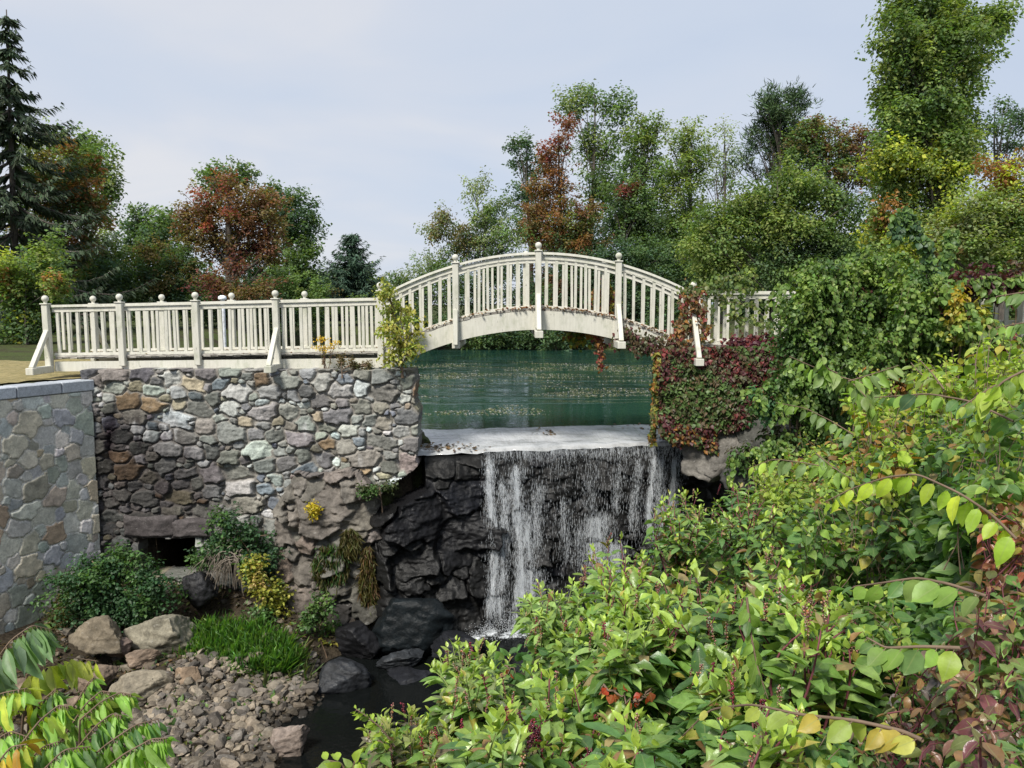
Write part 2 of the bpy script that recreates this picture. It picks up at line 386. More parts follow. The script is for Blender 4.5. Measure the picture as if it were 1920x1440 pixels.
# ------------------------------------------------------------------ terrain
POND_Z, POOL_Z = 3.5, 0.0
CANOPY = [(600, 1440, 4.2), (720, 1370, 4.6), (880, 1210, 5.2), (1030, 1100, 6.0), (1210, 965, 7.5), (1390, 880, 8.5), (1500, 815, 9.3), (1650, 740, 8.0), (1800, 690, 6.0), (1920, 645, 4.5),
          (1000, 1440, 3.2), (1200, 1440, 2.6), (1500, 1440, 2.0), (1900, 1440, 1.5), (1200, 1200, 4.0), (1500, 1200, 3.2), (1850, 1200, 2.2), (1500, 1000, 5.0), (1850, 950, 2.9), (1700, 850, 4.5), (1920, 800, 3.2), (1050, 1300, 4.2)]
def canopy_depth(px, py):
    d = np.array([((px - a) ** 2 + (py - b) ** 2 + 30) ** -1.6 for a, b, _ in CANOPY]); return float((d * np.array([c[2] for c in CANOPY])).sum() / d.sum())
def poly_sd(P, poly):
    """signed distance to a polygon, negative inside"""
    poly = np.array(poly, float); d = np.full(len(P), 1e9); ins = np.zeros(len(P), bool)
    for i in range(len(poly)):
        a, b = poly[i], poly[(i + 1) % len(poly)]; ab = b - a; t = np.clip(((P - a) @ ab) / (ab @ ab), 0, 1)
        d = np.minimum(d, np.linalg.norm(P - a - t[:, None] * ab, axis=1))
        c = ((a[1] > P[:, 1]) != (b[1] > P[:, 1])); x = (b[0] - a[0]) * (P[:, 1] - a[1]) / (b[1] - a[1] + 1e-12) + a[0]; ins ^= c & (P[:, 0] < x)
    return np.where(ins, -d, d)
POND = [(-1.75, 15.0), (-1.9, 16.6), (-3.6, 20), (-8, 27), (-13, 36), (-13, 43), (-5, 45.3), (5, 45.2), (13, 42), (15, 34), (11, 24), (6.2, 18.8), (4.6, 17.0), (4.6, 16.3)]
GULLY = [(-7.95, 14.75), (-7.1, 14.75), (-7.1, 16.4), (-5.75, 16.4), (-5.75, 14.75), (-2.0, 14.75), (-1.9, 15.1), (4.4, 16.7), (6.4, 15.6), (10, 13), (14, 9), (14, 1), (8, -4), (-14, -4), (-15, 5.2), (-11.5, 8.6), (-8.75, 12.75)]
LOW = [(-.5, 12.6, -.5), (1, 13.6, -.6), (3, 14.6, -.5), (-2, 11, -.45), (-2.3, 9.6, -.45), (-1.5, 9, -.4), (-2.6, 8, -.3), (-1.4, 12, -.45), (-2.6, 11.4, -.15), (-2.7, 12.6, -.1),
       (-4.2, 11, .22), (-4.9, 10.4, .36), (-3.7, 10.2, .12), (-3.5, 11.5, .14), (-5.2, 11.6, .5), (-3.9, 9.6, .10), (-3.1, 10.6, -.12), (-4.4, 12.6, .45), (-5.7, 12.8, .25), (-4, 14.1, .75), (-6, 14.1, .85), (-7.6, 13.8, .9), (-8.1, 12.6, .6), (-9.5, 10, .5), (-6.4, 11.4, .3),
       (-3.3, 13.8, .3), (-2.4, 14.0, -.2), (-6, 9, .5), (-6, 7, .9), (-7, 5, 2.2), (-3, 7.5, .25), (-4, 5.5, 1.5), (-2.5, 5, 1.9), (-1.5, 3, 3.3), (-3, 3, 3.3), (-5, 2.5, 3.5), (0, 1.4, 4.2), (0, 0, 4.6), (-4, 0, 4.6), (4, -2, 4.6), (-8, 0, 4.6), (-11, 4, 3.5), (-12, 0, 4.6), (0, -3, 4.7), (-13, -3, 4.7), (8, -3, 4.7),
       (9, 13, 4.3), (12, 9, 4.6), (13, 3, 4.6), (7, -2, 4.6), (6.4, 15.0, 4.0), (4.9, 15.2, 2.2), (3.9, 13.2, 1.7), (2.2, 12, .2), (5, 12.6, 3.0), (1.2, 10.5, .4)]
for a, b, D in CANOPY:
    p = at(a, b, D); LOW.append((p[0], p[1], p[2] - (1.25 if D > 3 else .85)))
LOWA = np.array(LOW)
def ground_z(x, y):
    x = np.atleast_1d(np.asarray(x, float)); y = np.atleast_1d(np.asarray(y, float)); P = np.stack([x, y], 1)
    out = np.empty(len(P))
    for s in range(0, len(P), 20000):
        Q = P[s:s + 20000]
        dp = poly_sd(Q, POND); up = np.where(dp < 0, POND_Z - np.minimum(1.3, -dp * .7), POND_Z + 1.28 * sstep(0, 2.6, dp)) + .5 * sstep(20, 60, dp)
        dg = poly_sd(Q, GULLY)
        d2 = ((Q[:, None] - LOWA[None, :, :2]) ** 2).sum(2) + .02; wt = d2 ** -2.0
        low = (wt * LOWA[None, :, 2]).sum(1) / wt.sum(1)
        z = np.where(dg < 0, low, up)
        out[s:s + 20000] = z + .05 * fbm(P3(Q[:, 0], Q[:, 1]), 1.1, 4, 3) + .25 * sstep(40, 90, np.hypot(Q[:, 0], Q[:, 1])) * fbm(P3(Q[:, 0], Q[:, 1]), .06, 3, 5)
    return out
def lines(lo, hi, a, b, st):
    f = list(np.arange(a, b + 1e-6, st)); x = b; s = st
    while x < hi: s *= 1.22; x += s; f.append(x)
    x = a; s = st
    while x > lo: s *= 1.22; x -= s; f.insert(0, x)
    return np.array(f)
gx, gy = lines(-500, 500, -12, 8, .125), lines(-60, 900, 1, 19, .125)
XX, YY = np.meshgrid(gx, gy); ZZ = ground_z(XX.ravel(), YY.ravel())
i = np.arange(len(gy) - 1)[:, None] * len(gx); j = np.arange(len(gx) - 1)[None]
q = np.stack([i + j, i + j + 1, i + len(gx) + j + 1, i + len(gx) + j], -1).reshape(-1, 4)
tag(mesh_obj('ground', np.stack([XX.ravel(), YY.ravel(), ZZ], 1), q, M['ground'], smooth=True), kind='structure')

def flat(name, poly, z, mat, sub=0):
    bm = bmesh.new(); bm.faces.new([bm.verts.new((x, y, z)) for x, y in poly]); bmesh.ops.triangulate(bm, faces=bm.faces[:])
    me = bpy.data.meshes.new(name); bm.to_mesh(me); bm.free(); me.materials.append(mat); o = bpy.data.objects.new(name, me); COL.objects.link(o); return o
L0, R0 = at(790, 848, 14.6), at(1272, 828, 15.8); L1, R1 = atz(782, 806, POND_Z), atz(1255, 795, POND_Z)
CD = unit((R0 - L0) * np.array([1, 1, 0])); CN = np.array([CD[1], -CD[0], 0])        # along the crest, and out over the fall
pp = [tuple((L1 - CD * .8)[:2]), tuple((R1 + CD * 1.0)[:2])] + [(6.5, 18.5), (12, 23), (17, 34), (15, 46), (-6, 49), (-16, 46), (-16, 36), (-9, 26), (-4, 19)]
tag(flat('pond_water', pp, POND_Z, M['pond']), kind='structure')
# the glassy slide of water on the spillway crest, rolling over at its edge
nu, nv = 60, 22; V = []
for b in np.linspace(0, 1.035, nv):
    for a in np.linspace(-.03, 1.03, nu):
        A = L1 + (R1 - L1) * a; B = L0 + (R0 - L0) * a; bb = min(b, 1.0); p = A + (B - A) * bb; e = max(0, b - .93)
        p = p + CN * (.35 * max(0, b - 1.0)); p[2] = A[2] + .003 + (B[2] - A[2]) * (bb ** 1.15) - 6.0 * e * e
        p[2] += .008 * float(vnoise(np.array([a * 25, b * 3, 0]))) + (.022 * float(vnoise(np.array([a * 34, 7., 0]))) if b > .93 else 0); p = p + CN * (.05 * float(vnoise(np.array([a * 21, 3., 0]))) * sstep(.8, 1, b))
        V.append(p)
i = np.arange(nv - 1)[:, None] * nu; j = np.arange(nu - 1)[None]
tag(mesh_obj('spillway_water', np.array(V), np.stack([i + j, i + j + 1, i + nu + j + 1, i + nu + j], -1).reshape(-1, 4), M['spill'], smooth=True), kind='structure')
tag(flat('pool_water', [(-4.2, 7), (2.5, 7), (6, 15.6), (-3.2, 15.3)], POOL_Z, M['pool']), kind='structure')

# ------------------------------------------------------------------ stone faces
def stones(U, V, seed, rmin, rmax, asp, n=3000, p=2.8, warp=.04, pack=.80):
    """irregular fitted stones over a regular grid: id, edge (0 at the joints), local offsets"""
    r_ = np.random.default_rng(seed); u0, u1, v0, v1 = U.min(), U.max(), V.min(), V.max(); du = U[0, 1] - U[0, 0]; dv_ = V[1, 0] - V[0, 0]
    S = []
    for k in range(n):
        f = 1 - k / n; r = rmin + (rmax - rmin) * (f ** 2) * r_.uniform(.6, 1); a = asp * r_.uniform(.7, 1.35)
        c = (r_.uniform(u0 - .1, u1 + .1), r_.uniform(v0 - .1, v1 + .1))
        if all(((c[0] - s[0]) / (a + s[3])) ** 2 + ((c[1] - s[1]) / 2) ** 2 > (pack * .5 * (r + s[2])) ** 2 for s in S): S.append((c[0], c[1], r, a, r_.uniform(-.35, .35)))
    wu = U + warp * fbm(P3(U, V), 5, 3, seed); wv = V + warp * fbm(P3(U, V, 9), 5, 3, seed + 5)
    d1 = np.full(U.shape, 9.); d2 = np.full(U.shape, 9.); idx = np.zeros(U.shape, int); lu = np.zeros(U.shape); lv = np.zeros(U.shape)
    for k, (cu, cv, r, a, th) in enumerate(S):
        W = 3.2 * r * a + .1; H = 3.2 * r + .1
        i0, i1 = max(0, int((cv - H - v0) / dv_)), min(U.shape[0], int((cv + H - v0) / dv_) + 1); j0, j1 = max(0, int((cu - W - u0) / du)), min(U.shape[1], int((cu + W - u0) / du) + 1)
        if i0 >= i1 or j0 >= j1: continue
        sl = (slice(i0, i1), slice(j0, j1)); x = wu[sl] - cu; y = wv[sl] - cv; x, y = x * math.cos(th) + y * math.sin(th), -x * math.sin(th) + y * math.cos(th)
        d = ((np.abs(x) / (r * a)) ** p + (np.abs(y) / r) ** p) ** (1 / p)
        b = d < d1[sl]; d2[sl] = np.where(b, d1[sl], np.minimum(d2[sl], d)); d1[sl] = np.where(b, d, d1[sl]); idx[sl] = np.where(b, k, idx[sl]); lu[sl] = np.where(b, x, lu[sl]); lv[sl] = np.where(b, y, lv[sl])
    return idx, d2 - d1, lu, lv, len(S), np.array([s[2] for s in S])
def slab(name, Pg, keep, back, mat, col, parent=None, smooth=True):
    """a carved face (nv,nu,3) with a rim running back from every open edge, so that it has its thickness"""
    nv, nu = Pg.shape[:2]; i = np.arange(nv - 1)[:, None] * nu; j = np.arange(nu - 1)[None]
    q = np.stack([i + j, i + j + 1, i + nu + j + 1, i + nu + j], -1)[keep].reshape(-1, 4)
    e = np.concatenate([q[:, [0, 1]], q[:, [1, 2]], q[:, [2, 3]], q[:, [3, 0]]]); s = np.sort(e, 1); key = s[:, 0] * (nv * nu) + s[:, 1]
    _, ix, ct = np.unique(key, return_index=True, return_counts=True); be = e[ix[ct == 1]]
    used, inv = np.unique(be, return_inverse=True); be2 = inv.reshape(be.shape)
    V = Pg.reshape(-1, 3); N = len(V); bv = V[used]; C = col.reshape(-1, 3)
    V2 = np.vstack([V, bv, bv + back]); C2 = np.vstack([C, C[used], C[used]])
    sk = np.stack([N + be2[:, 1], N + be2[:, 0], N + len(used) + be2[:, 0], N + len(used) + be2[:, 1]], 1)
    fl = np.unique(np.concatenate([q.ravel(), sk.ravel()])); mp_ = np.full(len(V2), -1); mp_[fl] = np.arange(len(fl))
    return mesh_obj(name, V2[fl], [mp_[q], mp_[sk]], mat, parent, col=C2[fl], smooth=smooth)
def quadmask(m): return m[:-1, :-1] & m[1:, :-1] & m[:-1, 1:] & m[1:, 1:]
def palette(n, cols, wts, seed, b=.25):
    r_ = np.random.default_rng(seed); c = np.array(cols, float)[r_.choice(len(cols), n, p=np.array(wts) / sum(wts))]
    return np.clip(c * (1 + r_.uniform(-b, b, (n, 1))) * (1 + r_.uniform(-.06, .06, (n, 3))), .01, .9)
def project(Pw):
    d = Pw - np.array([0, 0, CZ]); fw = d[..., 1] * math.cos(PITCH) - d[..., 2] * math.sin(PITCH); up = d[..., 1] * math.sin(PITCH) + d[..., 2] * math.cos(PITCH)
    return 960 + F * d[..., 0] / fw, 720 - F * up / fw

# field stone wall under the walkway
WY = 14.3
u = np.arange(-8.05, -1.66, .0155); v = np.arange(.7, 5.03, .0155); U, V = np.meshgrid(u, v)
idx, ed, lu, lv, ns, rr = stones(U, V, 21, .045, .185, 1.5, 7500, p=6.5, warp=.045, pack=.84)
r_ = np.random.default_rng(5)
prot = r_.uniform(.035, .10, ns); tx, ty = r_.normal(0, .13, ns), r_.normal(-.02, .14, ns)
nz = fbm(P3(U, V), 7, 5, 31); big = fbm(P3(U, V), .8, 3, 33); lay = fbm(P3(U * 1.0 + V * .5, V * 5), 3, 4, 35)
body = sstep(.03, .42 - .14 * np.clip(big, -1, 1), ed + .05 * nz)
H = body * (prot[idx] + tx[idx] * lu + ty[idx] * lv) + .02 * nz * (.4 + body) + .016 * lay * body + .07 * big + .012 * fbm(P3(U, V), 26, 3, 36)
cs = np.array([.93, 1.0, 1.03]) * palette(ns, [(.31, .295, .265), (.22, .205, .185), (.42, .40, .36), (.56, .55, .52), (.30, .20, .12), (.33, .275, .19), (.20, .18, .18), (.19, .20, .22), (.27, .23, .19)], [5, 5, 4.5, 3.2, .8, 1.3, 1.6, 2, 2.2], 8, .42)
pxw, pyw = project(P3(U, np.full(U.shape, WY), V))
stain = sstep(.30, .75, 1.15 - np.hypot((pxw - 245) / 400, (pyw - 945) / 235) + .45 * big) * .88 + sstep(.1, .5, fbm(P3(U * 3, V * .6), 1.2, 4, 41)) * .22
mort = np.array([.25, .235, .21]) * (1 + .3 * nz[..., None])
colr = mort * (1 - body[..., None]) + cs[idx] * body[..., None]
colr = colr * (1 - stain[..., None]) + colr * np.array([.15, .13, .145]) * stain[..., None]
white = sstep(.42, .6, fbm(P3(U * 2.2, V * .8), 1.6, 4, 47)) * .5 * body; colr = colr * (1 - white[..., None]) + np.array([.52, .52, .52]) * white[..., None]
top = 4.99 + .03 * fbm(P3(U, 0 * U), 2.2, 3, 51); ex = sstep(-1.85, -1.68, U)
keep = (V < top) & ~((pxw > 262 + 8 * big) & (pxw < 368) & (pyw > 1006 + 6 * nz) & (pyw < 1080))
bx = np.interp(pyw, [680, 872, 905, 945, 1000, 1400], [781, 784, 742, 690, 700, 700]) + 8 * fbm(P3(V * 3, U), 1.5, 3, 55)
keep &= pxw < bx
Pg = P3(U, WY - H + .10 * ex ** 2, V); Pg[..., 0] += .02 * fbm(P3(U, V, 3), 5, 3, 57)
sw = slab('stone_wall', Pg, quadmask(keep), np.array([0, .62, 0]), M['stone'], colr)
tag(sw, 'rough fieldstone wall carrying the flat white walkway', 'stone wall', kind='thing')
for (a, b, y0, y1, nm) in ((232, 330, 968, 1008, 0), (322, 395, 975, 1010, 1)):       # long lintel stones over the sluice
    p, q2 = at(a, y1, WY - .09), at(b, y0, WY - .09); lu_, lv_ = np.meshgrid(np.linspace(p[0], q2[0], 60), np.linspace(p[2], q2[2], 24)); ln_ = fbm(P3(lu_, lv_ * 2, nm), 4, 5, 44 + nm); rim = np.minimum(np.minimum(lu_ - p[0], q2[0] - lu_), np.minimum(lv_ - p[2], q2[2] - lv_))
    lu_ = lu_ + .03 * fbm(P3(lu_ * 0, lv_, nm), 4, 3, 46); lv_ = lv_ + .035 * fbm(P3(lu_, lv_ * 0, nm), 3, 3, 45)
    slab('lintel', P3(lu_, WY - .07 - .05 * sstep(0, .06, rim) - .03 * ln_, lv_), np.ones((23, 59), bool), np.array([0, .5, 0]), M['stone'], np.array((.075, .066, .066)) * (1 + .5 * ln_[..., None]), sw)
mb = MB(); mb.box((-7.5, 14.95, 4.66), (-5.35, 16.8, 4.84), .01); mb.build('sluice_shade_slab', M['stone'], sw, col=np.full((mb.n, 3), (.2, .19, .17)))  # unseen slab added over the notch, keeps skylight out of the sluice
# veneer retaining wall on the left with bluestone coping
W0 = np.array([-7.84, 14.2]); WD = unit(np.array([-.73, -1.35])); WN = np.array([-WD[1], WD[0]]); WN = WN if WN[0] > 0 else -WN
u = np.arange(0, 5.6, .0165); v = np.arange(.2, 4.60, .0165); U, V = np.meshgrid(u, v)
idx, ed, lu, lv, ns, rr = stones(U, V, 77, .07, .20, 1.0, 5200, p=8, warp=.03, pack=.88)
r_ = np.random.default_rng(9); body = sstep(.07, .15, ed + .02 * fbm(P3(U, V), 14, 3, 62)); prot = r_.uniform(.010, .05, ns)
H = body * (prot[idx] + r_.normal(0, .02, ns)[idx] * lu) + .006 * fbm(P3(U, V), 9, 4, 61)
cs = palette(ns, [(.40, .40, .38), (.33, .35, .36), (.41, .38, .32), (.50, .49, .47), (.36, .34, .28), (.36, .29, .22), (.34, .36, .33)], [4, 4, 3, 3, 2, .8, 3], 19, .3) * np.array([1.40, 1.38, 1.32])
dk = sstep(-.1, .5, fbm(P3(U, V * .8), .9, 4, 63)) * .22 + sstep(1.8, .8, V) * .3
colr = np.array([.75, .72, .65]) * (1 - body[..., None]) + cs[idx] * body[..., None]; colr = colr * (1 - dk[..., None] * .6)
Pg = np.stack([W0[0] + WD[0] * U + WN[0] * H, W0[1] + WD[1] * U + WN[1] * H, V], -1)
rw = slab('retaining_wall', Pg[:, ::-1], np.ones((U.shape[0] - 1, U.shape[1] - 1), bool), np.array([-WN[0] * .35, -WN[1] * .35, 0]), M['veneer'], colr[:, ::-1])
tag(rw, 'mortared flagstone retaining wall with pale coping on top', 'retaining wall', kind='thing')
uu = -.06
for k, ln in enumerate((.62, .78, .74, .8, .76, .7, .75, .7)):
    a = W0 + WD * (uu + .006); b = W0 + WD * (uu + ln - .006); uu += ln; o1, o2 = WN * .05, -WN * .40; mb = MB()
    mb.hexa([(*(a + o2), 4.60), (*(a + o1), 4.60), (*(b + o1), 4.60), (*(b + o2), 4.60), (*(a + o2), 4.80 + rng.uniform(-.008, .008)), (*(a + o1), 4.80), (*(b + o1), 4.80), (*(b + o2), 4.80)], .015)
    mb.build('coping_block', M['coping'], rw, col=np.full((mb.n, 3), np.array((.42, .45, .49)) * rng.uniform(.85, 1.1)))
# dry lawn behind the coping
xs, ys = np.meshgrid(np.linspace(-16, -6.6, 60), np.linspace(9, 19, 60)); dl = (xs - W0[0]) * WN[0] + (ys - W0[1]) * WN[1]
zz_ = np.maximum(ground_z(xs.ravel(), ys.ravel()).reshape(xs.shape), 4.70) + .035 + .02 * fbm(P3(xs, ys), 2, 3, 66)
kp = quadmask((dl < -.30) & ((ys > 14.9) | (dl < -.3)))
i = np.arange(59)[:, None] * 60; j = np.arange(59)[None]; q = np.stack([i + j, i + j + 1, i + 61 + j, i + 60 + j], -1)[kp].reshape(-1, 4)
tag(mesh_obj('lawn', np.stack([xs, ys, zz_], -1).reshape(-1, 3), q, M['lawn'], smooth=True), kind='structure')

# ------------------------------------------------------------------ the wet cliff of the dam
CL = np.linalg.norm((R0 - L0)[:2])
def cliff_out(s, z):             # how far the bare slope stands out below the crest
    t = np.clip(1 - z / 3.3, 0, 1.2); return .75 * t ** 1.2 + .30 * sstep(.2, -.05, s) * sstep(0, .25, t)
u = np.arange(-1.6, CL + 2.6, .02); v = np.arange(-.6, 3.36, .02); U, V = np.meshgrid(u, v)
idx, ed, lu, lv, ns, rr = stones(U, V, 33, .09, .42, 2.0, 2200, p=7, warp=.06)
r_ = np.random.default_rng(3); body = sstep(0, .22, ed); nz = fbm(P3(U, V), 2.6, 6, 71, .62); rid = 1 - np.abs(fbm(P3(U, V * 1.7), 1.7, 5, 73)) * 2
H = body * (r_.uniform(.0, .17, ns)[idx] + r_.normal(0, .2, ns)[idx] * lu + (r_.normal(-.3, .2, ns))[idx] * lv) + .11 * nz + .07 * rid + .06 * fbm(P3(U * 1.2, V * 5), 2.2, 4, 74) + .02 * fbm(P3(U, V * 2), 14, 3, 75)
H = H * sstep(3.33, 2.9, V) + .02; S_ = U / CL
fade = sstep(-.34, -.10, S_); Yo = (cliff_out(S_, V) + H) * fade - .45 * (1 - fade)
Pg = np.stack([L0[0] + CD[0] * U + CN[0] * Yo, L0[1] + CD[1] * U + CN[1] * Yo, V - .06], -1)
cs = palette(ns, [(.005, .006, .009), (.007, .0075, .010), (.004, .005, .008), (.008, .0075, .008), (.006, .009, .011)], [4, 3, 4, 1.5, 2], 23, .3)
colr = cs[idx] * (1 + .35 * nz[..., None]); dry = sstep(1.04, 1.18, S_ + .1 * nz)[..., None]; colr = colr * (1 - dry) + (np.array([.11, .105, .10]) * (1 + .5 * nz[..., None])) * dry
pxc, pyc = project(Pg); kp = ~((S_ < .01) & (V > 2.72 + S_ * 2)) & (V < 3.34 - .5 * sstep(1.0, 1.5, S_))
rc = slab('dam_cliff', Pg, quadmask(kp), -CN * .7, M['wet'], colr)
tag(rc, 'black wet rock ledge behind and beside the falling water', 'cliff', kind='thing')

# falling water
FR = [(922, 11, 850, 1160, .9), (942, 10, 900, 1160, .8), (972, 13, 870, 1165, .95), (990, 12, 950, 1170, .9), (1008, 14, 900, 1170, .55), (1060, 14, 930, 1050, .45), (1085, 16, 985, 1080, .6), (1120, 26, 960, 1090, .9), (1150, 20, 1010, 1110, .8),
      (1110, 14, 850, 960, .35), (1160, 14, 850, 960, .4), (1190, 10, 850, 1000, .6), (1222, 8, 850, 1010, .9), (1242, 9, 850, 1010, .8), (1259, 8, 850, 1010, .9), (1045, 30, 845, 880, .35)]
def fall_density(px, py):
    d = .07 * sstep(885, 915, px) + 0 * py
    for c, wd, y0, y1, a in FR: d = np.maximum(d, a * np.exp(-((px - c - 5 * np.sin(py * .021 + c)) / wd) ** 2) * sstep(y0 - 12, y0 + 18, py) * sstep(y1 + 25, y1 - 20, py))
    return np.maximum(d, .5 * sstep(900, 912, px) * sstep(875, 846, py))
u = np.linspace(.20, 1.0, 230) * CL; v = np.linspace(-.02, 3.33, 200); U, V = np.meshgrid(u, v); S_ = U / CL
smooth_h = .14 + .10 * fbm(P3(U, V * .7), 1.2, 3, 71)
Yo = cliff_out(S_, V) * .85 + smooth_h * sstep(3.33, 2.9, V) + .09 + .09 * sstep(3.33, 2.6, V) + .03 * fbm(P3(U * 3, V * .4), 2, 3, 79)
Pg = np.stack([L0[0] + CD[0] * U + CN[0] * Yo, L0[1] + CD[1] * U + CN[1] * Yo, V], -1); pxf, pyf = project(Pg); dn = fall_density(pxf, pyf)
i = np.arange(199)[:, None] * 230; j = np.arange(229)[None]; q = np.stack([i + j, i + j + 1, i + 231 + j, i + 230 + j], -1).reshape(-1, 4)
wf = tag(mesh_obj('waterfall', Pg.reshape(-1, 3), q, M['fall'], col=np.repeat(dn.reshape(-1, 1), 3, 1), smooth=True), 'thin white curtain of water falling over the dam', 'waterfall', kind='structure')
# drops and threads of white water in front of the sheet
pr = (dn ** 1.3 + .02).ravel(); pr /= pr.sum(); nD = 22000; pk = rng.choice(len(pr), nD, p=pr); DP = Pg.reshape(-1, 3)[pk] + rng.normal(0, .035, (nD, 3)) + CN * rng.uniform(.0, .14, (nD, 1))
oc = np.array([(1, 0, 0), (-1, 0, 0), (0, 1, 0), (0, -1, 0), (0, 0, 1), (0, 0, -1)], float); ot = np.array([(0, 2, 4), (2, 1, 4), (1, 3, 4), (3, 0, 4), (2, 0, 5), (1, 2, 5), (3, 1, 5), (0, 3, 5)])
def drops(P, r, el): return (P[:, None] + oc[None] * r[:, None, None] * np.stack([np.ones(len(P)), np.ones(len(P)), el], 1)[:, None]).reshape(-1, 3), (ot[None] + (np.arange(len(P)) * 6)[:, None, None]).reshape(-1, 3)
V1, T1 = drops(DP, rng.uniform(.0012, .0028, nD), rng.uniform(4, 42, nD) * rng.uniform(.3, 1, nD))
c0 = atz(950, 1172, .05); nS = 14000; a = rng.normal(0, 1, nS); SP = c0 + CD * (a * .62 + .2)[:, None] + CN * rng.normal(.05, .22, (nS, 1)); SP[:, 2] = np.abs(rng.normal(0, .16, nS)) * np.exp(-(a * .6) ** 2) + .01
V2, T2 = drops(SP, rng.uniform(.003, .008, nS), rng.uniform(.6, 1.3, nS))
mesh_obj('spray', np.vstack([V1, V2]), [np.vstack([T1, T2 + len(V1)])], M['drop'], wf)
# churned foam where it lands
u, v = np.meshgrid(np.linspace(-1.7, 2.6, 150), np.linspace(-.75, 1.05, 70)); nz = fbm(P3(u * 1.3, v * 2.2), 2.2, 5, 83); kp = (1.0 - np.hypot((u - .25) / 1.9, (v - .1) / .62) + .75 * nz) > .18
Pg = c0 + CD * u[..., None] + CN * v[..., None]; Pg[..., 2] = .012 + .05 * np.clip(nz + .3, 0, 1)
kpq = quadmask(kp); i = np.arange(69)[:, None] * 150; j = np.arange(149)[None]; q = np.stack([i + j, i + j + 1, i + 151 + j, i + 150 + j], -1)[kpq].reshape(-1, 4)
mesh_obj('churned_foam', Pg.reshape(-1, 3), q, M['foam'], wf, smooth=True)

# ------------------------------------------------------------------ rocks
def rock(name, label, px, py, wpx, hpx, Y, col, seed, mat='rock', flat_=.75, cat='boulder', group=None, sub=5, cuts=18, yaw=0, rough=.17, cut=(.42, .85)):
    c = at(px, py, Y); rx, rz = wpx / 2 * Y / F, hpx / 2 * Y / F; ry = max(rx, rz) * flat_
    bm = bmesh.new(); bmesh.ops.create_icosphere(bm, subdivisions=sub, radius=1); V = np.array([v.co for v in bm.verts]); T = np.array([[v.index for v in f.verts] for f in bm.faces]); bm.free()
    r_ = np.random.default_rng(seed)
    V = V * (1 + .12 * fbm(V, 1.3, 2, seed)[:, None])
    for k in range(cuts):
        n = unit(r_.normal(size=3)); d = r_.uniform(*cut); e = V @ n - d; V = V - np.where(e > 0, e * .97, 0)[:, None] * n
    V = V / np.abs(V).max(0)
    V = V + rough * .6 * (fbm(V * np.array([1, 1, 2.5]), 2.5, 5, seed + 3)[:, None]) * unit(V)
    V = V * (1 + .035 * fbm(V, 9, 4, seed + 5)[:, None] - .05 * sstep(.82, .97, 1 - np.abs(fbm(V * np.array([1, 1, 1.8]), 2.2, 3, seed + 7)))[:, None])
    ca, sa = math.cos(yaw), math.sin(yaw); V = np.stack([V[:, 0] * ca - V[:, 2] * sa * .8, V[:, 1], V[:, 0] * sa * .8 + V[:, 2] * ca], 1); V = V / np.abs(V).max(0)
    n = fbm(V, 1.6, 4, seed + 9); C = np.array(col) * (1 + .35 * n[:, None])
    W = V * np.array([rx, ry, rz]) + c
    o = mesh_obj(name, W, [T], M[mat], col=np.clip(C, .005, .9), smooth=True); 
    o.location = [float(x) for x in c]; co = np.empty(len(W) * 3, np.float32); o.data.vertices.foreach_get('co', co); co = co.reshape(-1, 3) - c.astype(np.float32); o.data.vertices.foreach_set('co', co.ravel()); o.data.update()
    return tag(o, label, cat, group, 'thing')
GB, BR, DK = (.23, .21, .16), (.18, .135, .10), (.022, .022, .024)
rock('boulder', 'largest grey boulder below the sluice, squared block beside the grass', 308, 1188, 135, 125, 12.4, GB, 101, cuts=22)
rock('boulder', 'brown slab under the leafy shrub by the retaining wall', 190, 1196, 120, 90, 12.0, (.15, .125, .09), 102)
rock('boulder', 'narrow brown wedge lying in front of the largest boulder', 262, 1236, 76, 44, 11.7, BR, 103, yaw=.3)
rock('boulder', 'dark brown block with a sharp upper edge left of the wedge', 186, 1272, 96, 66, 11.2, BR, 104, yaw=.1)
rock('boulder', 'long low grey-brown boulder above the gravel bank', 262, 1288, 128, 74, 11.0, (.23, .20, .15), 105)
rock('boulder', 'tan cube-like boulder touching the gravel and grass', 356, 1276, 66, 66, 11.3, (.27, .20, .14), 106, cuts=18, yaw=-.2)
rock('boulder', 'lone pinkish boulder at the edge of the dark pool', 543, 1388, 92, 86, 10.1, (.21, .17, .145), 107, cuts=18, yaw=.25)
rock('boulder', 'rounded black boulder under the dead twigs at the sluice', 374, 1108, 78, 84, 13.4, DK, 108, 'wet', cuts=12, cut=(.6, .95))
rock('boulder', 'pale small rock at the left edge below the flagstone wall', 150, 1330, 100, 60, 10.5, BR, 109)
rock('boulder', 'small brown rock wedged behind the sharp block', 224, 1215, 50, 50, 11.9, (.16, .12, .10), 110)
rock('boulder', 'brown rock half hidden by sumac fronds on the left', 60, 1300, 130, 80, 10.6, BR, 111)
rock('wet_boulder', 'huge rounded black boulder left of the waterfall foot', 775, 1172, 176, 150, 13.3, (.008, .011, .013), 121, 'wet', cuts=12, cut=(.68, .96), rough=.12)
rock('wet_boulder', 'slanting slate-grey slab rising out of the dark pool', 628, 1283, 140, 92, 11.9, (.024, .026, .030), 122, 'wet', cuts=18, yaw=-.42)
rock('wet_boulder', 'low flat black rock between the slab and the waterfall', 752, 1282, 170, 70, 12.3, (.018, .019, .023), 123, 'wet', cuts=12)
rock('wet_boulder', 'small pale-edged wet rock under the huge black boulder', 752, 1238, 96, 50, 12.7, (.03, .033, .037), 124, 'wet', cuts=14)
rock('wet_boulder', 'black rock at the foot of the brown outcrop', 672, 1205, 110, 90, 13.1, (.014, .014, .016), 125, 'wet')
